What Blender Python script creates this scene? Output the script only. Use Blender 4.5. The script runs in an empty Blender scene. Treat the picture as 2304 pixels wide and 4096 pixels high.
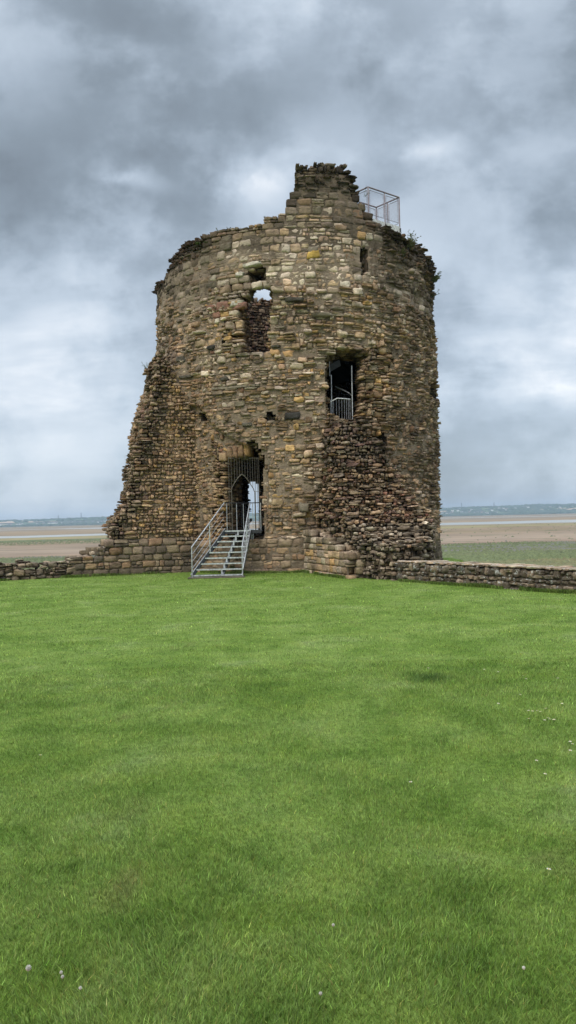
import bpy, math, random
import numpy as np
from mathutils import Matrix, Vector
random.seed(7)
rng = np.random.default_rng(11)
C = bpy.context.scene.collection
R_ = math.radians

# ------------------------------------------------------------------ camera
F = 3077.0
EYE = np.array([0.0, 0.0, 1.86])
PITCH, ROLL = R_(0.53), R_(1.38)
cam_m = Matrix.Rotation(R_(90) + PITCH, 3, 'X') @ Matrix.Rotation(-ROLL, 3, 'Z')
CM = np.array(cam_m)
cam = bpy.data.cameras.new('camera')
cam.sensor_fit = 'VERTICAL'; cam.sensor_height = 36.0; cam.lens = 36.0 * F / 4096.0
cam.clip_start = 0.1; cam.clip_end = 30000
co = bpy.data.objects.new('camera', cam); C.objects.link(co)
co.matrix_world = Matrix.Translation(Vector(EYE)) @ cam_m.to_4x4()
bpy.context.scene.camera = co

def ray(u, v):
    d = CM @ np.array([(u - 1152) / F, (2048 - v) / F, -1.0])
    return d / d[1]
def at(u, v, Y):                                   # the point seen there at distance Y
    return EYE + ray(u, v) * Y
def on_line(u, v, A, B):                           # the same on the vertical plane through A, B
    d = ray(u, v); nx, ny = -(B[1] - A[1]), B[0] - A[0]
    t = (nx * A[0] + ny * A[1]) / (nx * d[0] + ny * d[1])
    p = EYE + d * t
    L = math.hypot(B[0] - A[0], B[1] - A[1])
    a = ((p[0] - A[0]) * (B[0] - A[0]) + (p[1] - A[1]) * (B[1] - A[1])) / L
    return a, p[2]
def proj(P):
    q = (P - EYE) @ CM
    w = -q[..., 2]
    return 1152 + F * q[..., 0] / w, 2048 - F * q[..., 1] / w

# ------------------------------------------------------------------ noise
def _h(ix, iy, iz, s):
    n = (ix * 374761393 + iy * 668265263 + iz * 2147483647 + s * 1274126177).astype(np.int64) & 0xffffffff
    n = ((n ^ (n >> 13)) * 1274126177) & 0xffffffff
    n = ((n ^ (n >> 16)) * 2246822519) & 0xffffffff
    return ((n ^ (n >> 15)) & 0xffff) / 65535.0
def noise(x, y, z=0.0, s=0):
    x, y, z = np.broadcast_arrays(np.asarray(x, float), np.asarray(y, float), np.asarray(z, float))
    xi, yi, zi = np.floor(x).astype(np.int64), np.floor(y).astype(np.int64), np.floor(z).astype(np.int64)
    fx, fy, fz = x - xi, y - yi, z - zi
    fx, fy, fz = [f * f * (3 - 2 * f) for f in (fx, fy, fz)]
    r = 0
    for a in (0, 1):
        for b in (0, 1):
            for c in (0, 1):
                w = (fx if a else 1 - fx) * (fy if b else 1 - fy) * (fz if c else 1 - fz)
                r = r + w * _h(xi + a, yi + b, zi + c, s)
    return r * 2 - 1
def fbm(x, y, z=0.0, s=0, o=3):
    r, a = 0, 1.0
    for i in range(o):
        r = r + a * noise(np.asarray(x) * 2 ** i, np.asarray(y) * 2 ** i, np.asarray(z) * 2 ** i, s + i); a *= .5
    return r / 1.75
def smooth(a, b, x):
    t = np.clip((np.asarray(x, float) - a) / (b - a), 0, 1); return t * t * (3 - 2 * t)
def in_poly(px, py, poly):
    px = np.asarray(px); py = np.asarray(py); r = np.zeros(px.shape, bool)
    n = len(poly)
    for i in range(n):
        x1, y1 = poly[i]; x2, y2 = poly[(i + 1) % n]
        c = ((y1 > py) != (y2 > py)) & (px < (x2 - x1) * (py - y1) / ((y2 - y1) if y2 != y1 else 1e-9) + x1)
        r ^= c
    return r

# ------------------------------------------------------------------ objects
def tag(o, label=None, cat=None, group=None, kind=None):
    if label: o['label'] = label
    if cat: o['category'] = cat
    if group: o['group'] = group
    if kind: o['kind'] = kind
    return o
def empty(name, loc=(0, 0, 0)):
    o = bpy.data.objects.new(name, None); C.objects.link(o); o.location = loc; o.empty_display_size = .2
    return o
def mesh(name, V, Fc, mats, parent=None, col=None, mi=None, smooth_=False, origin=None):
    """V (N,3); Fc list of int arrays (M,3)/(M,4)"""
    me = bpy.data.meshes.new(name)
    V = np.asarray(V, np.float32)
    if origin is not None: V = V - np.asarray(origin, np.float32)
    elif parent is not None: V = V - np.array(parent.matrix_basis.translation, np.float32)
    if not isinstance(Fc, (list, tuple)): Fc = [Fc]
    Fc = [np.asarray(f, np.int32) for f in Fc if len(f)]
    loops = np.concatenate([f.ravel() for f in Fc])
    tot = np.concatenate([np.full(len(f), f.shape[1], np.int32) for f in Fc])
    start = np.concatenate([[0], np.cumsum(tot)[:-1]]).astype(np.int32)
    me.vertices.add(len(V)); me.vertices.foreach_set('co', V.ravel())
    me.loops.add(len(loops)); me.loops.foreach_set('vertex_index', loops)
    me.polygons.add(len(tot)); me.polygons.foreach_set('loop_start', start); me.polygons.foreach_set('loop_total', tot)
    for m in (mats if isinstance(mats, (list, tuple)) else [mats]): me.materials.append(m)
    if mi is not None: me.polygons.foreach_set('material_index', np.asarray(mi, np.int32))
    if smooth_: me.polygons.foreach_set('use_smooth', np.ones(len(tot), bool))
    if col is not None:
        at_ = me.color_attributes.new('Col', 'FLOAT_COLOR', 'POINT')
        c = np.ones((len(V), 4), np.float32); c[:, :3] = col
        at_.data.foreach_set('color', c.ravel())
    me.update(calc_edges=True); me.validate()
    o = bpy.data.objects.new(name, me); C.objects.link(o)
    if parent is not None: o.parent = parent
    elif origin is not None: o.location = origin
    return o

class MB:
    def __init__(s): s.V = []; s.Q = []; s.n = 0
    def add(s, V, Q):
        V = np.asarray(V, float); s.V.append(V); s.Q += [[i + s.n for i in q] for q in Q]; s.n += len(V); return s
    def tube(s, p0, p1, r, n=8, cap=True, r1=None):
        p0 = np.asarray(p0, float); p1 = np.asarray(p1, float); d = p1 - p0; L = np.linalg.norm(d)
        if L < 1e-6: return s
        d /= L; a = np.cross(d, [0, 0, 1.0] if abs(d[2]) < .9 else [1.0, 0, 0]); a /= np.linalg.norm(a); b = np.cross(d, a)
        r1 = r if r1 is None else r1
        t = np.arange(n) * 2 * math.pi / n
        ring = np.outer(np.cos(t), a) + np.outer(np.sin(t), b)
        V = np.vstack([p0 + ring * r, p1 + ring * r1])
        Q = [[i, (i + 1) % n, n + (i + 1) % n, n + i] for i in range(n)]
        if cap: Q += [list(range(n))[::-1], [n + i for i in range(n)]]
        return s.add(V, Q)
    def path(s, pts, r, n=8):
        for a, b in zip(pts[:-1], pts[1:]): s.tube(a, b, r, n)
        return s
    def hexa(s, c):                                # 8 corners: bottom 4 ccw, top 4
        return s.add(c, [[3, 2, 1, 0], [4, 5, 6, 7], [0, 1, 5, 4], [1, 2, 6, 5], [2, 3, 7, 6], [3, 0, 4, 7]])
    def box(s, c, size, ax=(1, 0, 0), up=(0, 0, 1)):
        ax = np.asarray(ax, float); ax /= np.linalg.norm(ax); up = np.asarray(up, float)
        ay = np.cross(up, ax); ay /= np.linalg.norm(ay); az = np.cross(ax, ay)
        h = np.asarray(size, float) / 2; c = np.asarray(c, float)
        P = [c + ax * x * h[0] + ay * y * h[1] + az * z * h[2] for z in (-1, 1) for x, y in ((-1, -1), (1, -1), (1, 1), (-1, 1))]
        return s.hexa(P)
    def build(s, name, mat, parent=None, origin=None, smooth_=False):
        V = np.vstack(s.V); me = bpy.data.meshes.new(name)
        if origin is not None: V = V - np.asarray(origin)
        elif parent is not None: V = V - np.array(parent.matrix_basis.translation)
        me.from_pydata(V.tolist(), [], s.Q); me.materials.append(mat)
        if smooth_:
            me.polygons.foreach_set('use_smooth', np.ones(len(me.polygons), bool))
        o = bpy.data.objects.new(name, me); C.objects.link(o)
        if parent is not None: o.parent = parent
        elif origin is not None: o.location = origin
        return o

# ------------------------------------------------------------------ materials
def new_mat(name):
    m = bpy.data.materials.new(name); m.use_nodes = True; nt = m.node_tree
    return m, nt, nt.nodes, nt.links, nt.nodes['Principled BSDF']
def ramp(n, stops):
    r = n.new('ShaderNodeValToRGB'); e = r.color_ramp.elements
    while len(e) < len(stops): e.new(.5)
    for el, (p, c) in zip(e, stops): el.position = p; el.color = (*c, 1) if len(c) == 3 else c
    return r
def tex(n, l, scale, detail=4, rough=.55, vec=None, dist=0):
    t = n.new('ShaderNodeTexNoise'); t.inputs['Scale'].default_value = scale
    t.inputs['Detail'].default_value = detail; t.inputs['Roughness'].default_value = rough; t.inputs['Distortion'].default_value = dist
    if vec is not None: l.new(vec, t.inputs['Vector'])
    return t
def mixc(n, l, a, b, fac, mode='MIX'):
    m = n.new('ShaderNodeMix'); m.data_type = 'RGBA'; m.blend_type = mode
    for s, v in ((m.inputs[0], fac), (m.inputs[6], a), (m.inputs[7], b)):
        if hasattr(v, 'is_output'): l.new(v, s)
        elif isinstance(v, (int, float)): s.default_value = v
        else: s.default_value = (*v, 1)
    return m.outputs[2]
def mth(n, l, op, a, b=None, clamp=False):
    m = n.new('ShaderNodeMath'); m.operation = op; m.use_clamp = clamp
    for i, v in enumerate((a, b)):
        if v is None: continue
        if hasattr(v, 'is_output'): l.new(v, m.inputs[i])
        else: m.inputs[i].default_value = v
    return m.outputs[0]

def stone_mat(name, attr=True, base=(.24, .19, .14), bump=.6, speck=0.0, lo=.62, hi=1.3):
    m, nt, n, l, p = new_mat(name)
    geo = n.new('ShaderNodeNewGeometry'); pos = geo.outputs['Position']
    if attr:
        a = n.new('ShaderNodeVertexColor'); a.layer_name = 'Col'; c = a.outputs['Color']
    else: c = base
    mp = n.new('ShaderNodeMapping'); mp.inputs['Scale'].default_value = (1, 1, 2.6); l.new(pos, mp.inputs['Vector'])
    t1 = tex(n, l, 5.5, 6, .65, mp.outputs[0]); r1 = ramp(n, [(.3, (lo,) * 3), (.7, (hi,) * 3)]); l.new(t1.outputs[0], r1.inputs[0])
    c = mixc(n, l, c, r1.outputs[0], 1.0, 'MULTIPLY')
    t2 = tex(n, l, 38, 4, .7, mp.outputs[0]); r2 = ramp(n, [(.32, (.55, .53, .5)), (.5, (1, 1, 1)), (.75, (1.18, 1.18, 1.18))]); l.new(t2.outputs[0], r2.inputs[0])
    c = mixc(n, l, c, r2.outputs[0], .85, 'MULTIPLY')
    ms = n.new('ShaderNodeMapping'); ms.inputs['Scale'].default_value = (1, 1, .45); l.new(pos, ms.inputs['Vector'])
    t5 = tex(n, l, 1.1, 7, .68, ms.outputs[0], .6); r5 = ramp(n, [(.34, (.55, .54, .52)), (.47, (.93, .93, .92)), (.6, (1.06, 1.05, 1.03))]); l.new(t5.outputs[0], r5.inputs[0])
    c = mixc(n, l, c, r5.outputs[0], 1.0, 'MULTIPLY')
    if speck:
        t3 = tex(n, l, 9, 5, .75, pos); r3 = ramp(n, [(1 - speck - .03, (0, 0, 0)), (1 - speck, (1, 1, 1))]); l.new(t3.outputs[0], r3.inputs[0])
        c = mixc(n, l, c, (.5, .5, .46), r3.outputs[0])
    l.new(c, p.inputs['Base Color']); p.inputs['Roughness'].default_value = .95; p.inputs['Specular IOR Level'].default_value = .15
    b = n.new('ShaderNodeBump'); b.inputs['Strength'].default_value = bump; b.inputs['Distance'].default_value = .06
    t4 = tex(n, l, 14, 7, .72, mp.outputs[0]); l.new(t4.outputs[0], b.inputs['Height']); l.new(b.outputs[0], p.inputs['Normal'])
    return m
M_stone = stone_mat('weathered_sandstone')
M_speck = stone_mat('lichened_stone', speck=.40)
M_mortar = stone_mat('lime_mortar', attr=True, bump=1.0)
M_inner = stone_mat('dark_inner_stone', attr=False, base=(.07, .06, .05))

def metal(name, col, rough, met=1.0):
    m, nt, n, l, p = new_mat(name)
    geo = n.new('ShaderNodeNewGeometry'); t = tex(n, l, 14, 4, .6, geo.outputs['Position'])
    r = ramp(n, [(.35, tuple(x * .6 for x in col)), (.6, tuple(min(1, x * 1.12) for x in col))]); l.new(t.outputs[0], r.inputs[0])
    l.new(r.outputs[0], p.inputs['Base Color']); p.inputs['Metallic'].default_value = met; p.inputs['Roughness'].default_value = rough
    return m
M_galv = metal('galvanised_steel', (.62, .63, .64), .42, .75)
M_tread = metal('tread_grating', (.16, .17, .18), .6, .5)
M_nose = metal('stainless_nosing', (.72, .73, .74), .38, .75)
M_iron = metal('dull_iron', (.17, .15, .12), .55, .5)
M_rail = metal('platform_steel', (.27, .23, .24), .5, .5)
M_fascia = metal('pale_fascia', (.6, .6, .56), .7, 0)
M_dark = metal('dark_steel', (.05, .05, .055), .5, .3)
M_blocker = metal('blocker_dark', (.035, .03, .025), .9, 0)  # dark surface for the added light blockers inside the tower

def leaf_mat(name, c1, c2, scale=6, trans=.25):
    m, nt, n, l, p = new_mat(name)
    geo = n.new('ShaderNodeNewGeometry'); t = tex(n, l, scale, 4, .6, geo.outputs['Position'])
    r = ramp(n, [(.35, c1), (.65, c2)]); l.new(t.outputs[0], r.inputs[0])
    l.new(r.outputs[0], p.inputs['Base Color']); p.inputs['Roughness'].default_value = .7
    tr = n.new('ShaderNodeBsdfTranslucent'); l.new(r.outputs[0], tr.inputs['Color'])
    mx = n.new('ShaderNodeMixShader'); mx.inputs[0].default_value = trans
    l.new(p.outputs[0], mx.inputs[1]); l.new(tr.outputs[0], mx.inputs[2]); l.new(mx.outputs[0], n['Material Output'].inputs[0])
    return m
M_weed = leaf_mat('weed_leaf', (.07, .1, .03), (.14, .17, .06))
M_moss = leaf_mat('tuft_leaf', (.08, .10, .035), (.2, .2, .09), 10)

# ------------------------------------------------------------------ masonry blocks
GA = np.array([-1, -.62, 0, .6, 1.0]); GB = np.array([-1, -.45, .45, 1.0]); GD = np.array([-1, .35, 1.0])
def _template():
    idx = {}; V = []
    for i, a in enumerate(GA):
        for j, b in enumerate(GB):
            for k, d in enumerate(GD):
                if i in (0, 4) or j in (0, 3) or k in (0, 2):
                    idx[i, j, k] = len(V); V.append((a, b, d))
    Q = []
    for i in range(4):
        for j in range(3):
            Q.append([idx[i, j, 2], idx[i + 1, j, 2], idx[i + 1, j + 1, 2], idx[i, j + 1, 2]])
            Q.append([idx[i, j, 0], idx[i, j + 1, 0], idx[i + 1, j + 1, 0], idx[i + 1, j, 0]])
    for i in range(4):
        for k in range(2):
            Q.append([idx[i, 0, k], idx[i + 1, 0, k], idx[i + 1, 0, k + 1], idx[i, 0, k + 1]])
            Q.append([idx[i, 3, k], idx[i, 3, k + 1], idx[i + 1, 3, k + 1], idx[i + 1, 3, k]])
    for j in range(3):
        for k in range(2):
            Q.append([idx[0, j, k], idx[0, j, k + 1], idx[0, j + 1, k + 1], idx[0, j + 1, k]])
            Q.append([idx[4, j, k], idx[4, j + 1, k], idx[4, j + 1, k + 1], idx[4, j, k + 1]])
    return np.array(V), np.array(Q)
TV, TQ = _template()
EXT = (np.abs(TV) > .99).sum(1)
def blocks(B, mapping, rough=1.0, roundness=1.0):
    """B (N,10): a0 a1 b0 b1 d0 d1 (d1 = outward face) r g b irregularity -> verts, quads, colours"""
    N = len(B); ctr = (B[:, [0, 2, 4]] + B[:, [1, 3, 5]]) / 2; half = (B[:, [1, 3, 5]] - B[:, [0, 2, 4]]) / 2
    irr = B[:, 9][:, None, None] * rough
    X = TV[None] * half[:, None, :]
    pull = np.minimum(.017 * roundness, .2 * half.min(1))[:, None, None] * (.4 + irr) * rng.uniform(.5, 1.5, (N, 1, 1))
    e = (np.abs(TV) > .99)[None]
    amt = np.where(EXT >= 3, 1.15, np.where(EXT == 2, .7, 0))[None, :, None]
    X = X - np.sign(TV)[None] * e * amt * pull
    # skew of whole faces: each block a little wedge shaped
    sk = rng.normal(0, 1, (N, 1, 4)) * irr * .14
    X[..., 0] += TV[None, :, 1] * half[:, None, 0] * sk[..., 0] * .55 * e[..., 0]
    X[..., 1] += TV[None, :, 0] * half[:, None, 1] * sk[..., 1] * .9
    X[..., 2] += (TV[None, :, 0] * sk[..., 2] + TV[None, :, 1] * sk[..., 3]) * .3 * (TV[None, :, 2] > 0) * np.minimum(half[:, None, 0], .2)
    j = rng.normal(0, 1, (N, len(TV), 3)) * irr * np.minimum(half[:, None, :] * .11, .017)
    j[..., 2] *= 1.7
    X = X + j + ctr[:, None, :]
    P = mapping(X[..., 0].ravel(), X[..., 1].ravel(), X[..., 2].ravel())
    Q = (TQ[None] + (np.arange(N) * len(TV))[:, None, None]).reshape(-1, 4)
    col = np.repeat(B[:, 6:9], len(TV), 0)
    return P, Q, col

PAL = dict(grey=(.29, .26, .205), pale=(.40, .365, .30), tan=(.31, .235, .15), yellow=(.37, .255, .115), dark=(.085, .076, .06),
           brown=(.20, .14, .09), red=(.20, .11, .08), drab=(.175, .148, .108), green=(.15, .15, .10), purple=(.15, .105, .09), buff=(.28, .22, .155))
def pick(w):
    k = list(w); p = np.array([w[i] for i in k], float); p /= p.sum(); c = np.array(PAL[k[int(rng.choice(len(k), p=p))]]); c = c * .82 + .18 * (p @ np.array([PAL[i] for i in k]))
    return c * np.array([1.66, 1.50, 1.42]) * math.exp(rng.normal(0, .17)) * np.exp(rng.normal(0, .018, 3))
def split(a0, a1, b0, b1, mode):
    """divide one course cell into stones"""
    w, h = a1 - a0, b1 - b0; out = []
    if mode == 0: return [(a0, a1, b0, b1)]
    if mode in (1, 2):
        k = 2 if mode == 1 else 3
        cuts = np.sort(np.concatenate([[0], (np.arange(1, k) + rng.uniform(-.22, .22, k - 1)) / k, [1]]))
    else:
        k = max(1, int(round(h / rng.uniform(.10, .17)))); cuts = np.concatenate([[0], (np.arange(1, k) + rng.uniform(-.25, .25, max(k - 1, 0))) / k, [1]])
    for q in range(k):
        c0, c1 = b0 + h * cuts[q], b0 + h * cuts[q + 1]
        if mode == 3 or (mode == 1 and rng.random() < .3):
            m = max(1, int(round(w / rng.uniform(.12, .24))))
            x = np.concatenate([[0], (np.arange(1, m) + rng.uniform(-.28, .28, m - 1)) / m, [1]]) * w + a0
            out += [(x[i], x[i + 1], c0, c1) for i in range(m)]
        else: out.append((a0, a1, c0, c1))
    return out

# ------------------------------------------------------------------ the tower
CX, CY, RO, T = 0.48, 32.7, 5.74, 1.8
def cyl(u, v):                                      # photo point -> (arc length, height) on the tower face
    d = ray(u, v)
    a = d[0] ** 2 + 1; b = 2 * (d[0] * (0 - CX) - CY); c = CX ** 2 + CY ** 2 - RO ** 2
    D = b * b - 4 * a * c
    t = (-b - math.sqrt(max(D, 0))) / (2 * a)
    p = EYE + d * t
    return math.atan2(p[0] - CX, CY - p[1]) * RO, p[2]
def P_(pts): return [cyl(*p) for p in pts]
TOP = [(655, 1118), (661, 1083), (671, 1035), (695, 996), (743, 960), (840, 938), (936, 909), (1033, 890), (1076, 866), (1130, 851), (1139, 817), (1163, 812),
       (1168, 793), (1183, 759), (1183, 700), (1190, 664), (1215, 652), (1250, 639), (1341, 645), (1380, 654), (1402, 678), (1408, 740), (1416, 757), (1448, 774), (1456, 842),
       (1486, 878), (1535, 902), (1588, 926), (1655, 957), (1705, 996), (1719, 1035)]
TP = np.array(P_(TOP)); TP = TP[np.argsort(TP[:, 0], kind='stable')]
TPx = np.concatenate([[-18.1, -10], TP[:, 0], [9.6, 18.1]]); TPz = np.concatenate([[12.3, 12.3], TP[:, 1], [12.35, 12.3]])
def top_z(s, d=0):
    return np.interp(s, TPx, TPz) + .07 * noise(np.asarray(s) * 2.3, np.asarray(d) * 2, 0, 5) - .18 * np.asarray(d) * (np.abs(s) < 9)
O_door = P_([(905, 1838), (950, 1830), (988, 1828), (986, 1792), (1003, 1790), (1024, 1830), (1022, 1852), (1043, 1868), (1042, 1900), (1040, 1990), (1046, 2060), (1049, 2146), (1015, 2150), (905, 2135)])
O_win = P_([(1003, 1150), (1075, 1148), (1080, 1200), (1074, 1300), (1072, 1406), (982, 1406), (978, 1330), (985, 1258), (972, 1240), (970, 1204), (1000, 1192)])
O_hole = P_([(1000, 1080), (1056, 1078), (1054, 1110), (1038, 1122), (1002, 1135)])
O_mid = P_([(1308, 1432), (1340, 1404), (1390, 1396), (1462, 1420), (1432, 1446), (1436, 1480), (1440, 1560), (1432, 1640), (1418, 1690), (1388, 1692), (1352, 1664), (1308, 1652)])
NICHES = [(O_hole, .9), (P_([(984, 1774), (1012, 1768), (1036, 1810), (1054, 1850), (1040, 1870), (1018, 1842)]), .4), (P_([(1444, 1000), (1463, 998), (1464, 1050), (1463, 1096), (1445, 1096)]), 1.1),
          (P_([(788, 1648), (820, 1650), (820, 1674), (790, 1672)]), .3), (P_([(1066, 1654), (1096, 1652), (1098, 1680), (1068, 1682)]), .16),
          (P_([(1482, 1732), (1544, 1740), (1530, 1812), (1484, 1806)]), .7), (P_([(1712, 1520), (1738, 1520), (1738, 1590), (1715, 1600)]), .8),
          (P_([(1378, 2195), (1402, 2195), (1398, 2210), (1380, 2210)]), .2)]
B0, B1 = at(1000, 2120, 36.6), at(1046, 1925, 36.6)   # the gap in the far side of the tower
def void(s, z, d):
    s = np.asarray(s); z = np.asarray(z); d = np.asarray(d)
    r = in_poly(RO * np.arcsin(np.clip((np.sin(s / RO) * (RO - d * .55)) / RO, -1, 1)), z, O_door) & (np.cos(s / RO) > 0)
    sw = RO * np.arcsin(np.clip((np.sin(s / RO) * (RO - d) - .03 * d) / RO, -1, 1))
    zz = np.where(z > 9.2, z - .48 * np.clip(d / T, 0, 1) * smooth(9.2, 9.9, z), z)
    r |= in_poly(sw, zz, O_win) & (np.cos(s / RO) > 0)
    r |= in_poly(RO * np.arcsin(np.clip((np.sin(s / RO) * (RO - d) - .05 * d) / RO, -1, 1)), z, O_mid) & (np.cos(s / RO) > 0)
    for poly, dep in NICHES: r |= in_poly(s, z, poly) & (d < dep)
    x = CX + np.sin(s / RO) * (RO - d); back = np.cos(s / RO) < 0
    r |= back & (x > B0[0] - .02) & (x < B1[0]) & (z > B0[2]) & (z < B1[2])
    return r
def solid(s, z, d):
    return (z < top_z(s, d)) & (z > -.6) & (d < T) & ~void(s, z, d)
LOST = P_([(560, 1600), (700, 1622), (800, 1625), (850, 1700), (905, 1735), (960, 1770), (1010, 1800), (1060, 1870), (1075, 2000), (1060, 2150), (400, 2200)])
LA, LB = (-3.1, 28.75), (-10.4, 26.05)
_u = np.array([LB[0] - LA[0], LB[1] - LA[1]]); _u /= np.linalg.norm(_u); LN = np.array([-_u[1], _u[0]])
LNd = LN @ (np.array(LA) - np.array([CX, CY]))
if LNd < 0: LN, LNd = -LN, -LNd
def face_off(s, z):
    """large-scale relief of the tower face (outward +)"""
    o = .05 * fbm(s * .5, z * .5, 0, 21) + .03 * noise(s * 1.7, z * 1.7, 0, 22)
    o = o - .19 * in_poly(s, z, LOST) * (z > 1.15)
    o = o + .08 * smooth(1.28, 1.22, z)
    o = o - .28 * smooth(11.2, 12.6, z) * smooth(-3.6, -5.5, s) - .12 * smooth(11.6, 12.4, z) * smooth(4.3, 5, s)
    o = o + .10 * noise(s * .9, z * .9, 0, 25) * smooth(3.2, 5.0, s)
    th = s / RO; ne = LN[0] * np.sin(th) - LN[1] * np.cos(th)
    rl = np.where(ne > .05, LNd / np.maximum(ne, .05), 20)
    o = o + np.clip(rl - RO, 0, 1.15) * (np.asarray(s) < -3.2) * smooth(-3.2, -3.8, s) * smooth(9.2, 5.2, z)
    return o
def warp(s, z):
    return z + .035 * noise(s * .8, z * .9, 0, 31) * smooth(.9, 1.6, z) * smooth(13, 12, z)
def tmap(s, z, d):
    z2 = warp(s, z); th = s / RO; r = RO + d + face_off(s, z) * (d > -1.2)
    return np.stack([CX + r * np.sin(th), CY - r * np.cos(th), z2], 1)

def zone(s, z):
    """(split mode weights, palette, protrusion, irregularity) at a place on the face"""
    s0 = s + .7 * float(noise(s * .6, z * .6, 0, 41)); z0 = z + .5 * float(noise(s * .7, z * .7, 0, 42)); top = float(np.interp(s, TPx, TPz))
    if z < 1.22:
        if s < -4.0 or s > .3: return (.6, .3, .0, .1), dict(drab=6, dark=4, grey=.6, brown=1.2), .03, .6
        return (.75, .2, .0, .05), dict(buff=1.5, drab=6, tan=1.6, brown=3, dark=.8), .03, .55
    if z > 10.7 and s < -3.5 - (12 - z0) * .6 and z0 > 11.2: return (.1, .3, 0, .6), dict(dark=2, drab=5, green=1.2, brown=2, buff=1), .08, 1.2
    if (s > 3.5 and z > 11.1 + .3 * (6 - s) * .5): return (0, .15, .35, .5), dict(dark=4, drab=5, brown=1.5), .11, 1.3
    if z > 13.4: return (.1, .35, .2, .35), dict(dark=4, drab=5, grey=1), .06, 1.2
    if z > 10.4 and s > 3.2: return (.25, .3, .15, .3), dict(drab=5, dark=3, grey=2, tan=1), .07, 1.0
    if z0 > 10.1:
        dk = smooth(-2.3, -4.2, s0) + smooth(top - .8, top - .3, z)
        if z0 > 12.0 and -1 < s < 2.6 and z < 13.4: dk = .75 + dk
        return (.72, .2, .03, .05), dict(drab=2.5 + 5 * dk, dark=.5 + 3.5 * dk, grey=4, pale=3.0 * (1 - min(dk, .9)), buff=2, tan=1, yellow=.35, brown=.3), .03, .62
    if in_poly(s0, z0, LOST): return (.02, .08, .04, .86), dict(tan=7, buff=4, grey=.6, brown=3.2, yellow=.9, dark=.5, drab=1.4, red=.35, purple=.5), .055, 1.25
    if s < -3 and z0 < 7.2: return (.02, .2, .05, .73), dict(tan=6, buff=4, grey=.8, brown=3, yellow=.6, drab=1.6, dark=.4), .055, 1.2
    if s < -4.4: return (.25, .4, .1, .25), dict(drab=3, grey=3, tan=2, buff=2, dark=1.2, brown=1), .06, 1.0
    if s > 4.4: return (.1, .34, .16, .40), dict(buff=4, drab=4, grey=2.5, tan=2, brown=1.4, dark=.8), .09, 1.25
    if s > 1.3 and z0 < 8.2: return (.06, .3, .14, .50), dict(buff=4, tan=3.4, drab=3, grey=1.5, brown=2, yellow=.5, dark=1), .09, 1.3
    if s > .2 and z0 < 9.9: return (.2, .45, .2, .15), dict(grey=5, tan=3.5, buff=3, pale=2.5, yellow=1, drab=1.2, brown=.7, dark=.4), .10, 1.1
    if -.8 < s < 1.6 and z0 < 5.4: return (.25, .4, .15, .2), dict(tan=6, buff=4, yellow=1.4, grey=2, pale=.4, brown=.7), .05, .95
    if z0 < 6.2 and s < .5: return (.15, .4, .2, .25), dict(tan=4, grey=3.4, buff=3, pale=1.2, yellow=1, dark=.4), .06, 1.0
    return (.3, .45, .12, .13), dict(grey=5, tan=3.4, buff=3, pale=3.2, yellow=1.1, drab=1.1, brown=.6, dark=.6, red=.15), .085, 1.0

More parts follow.
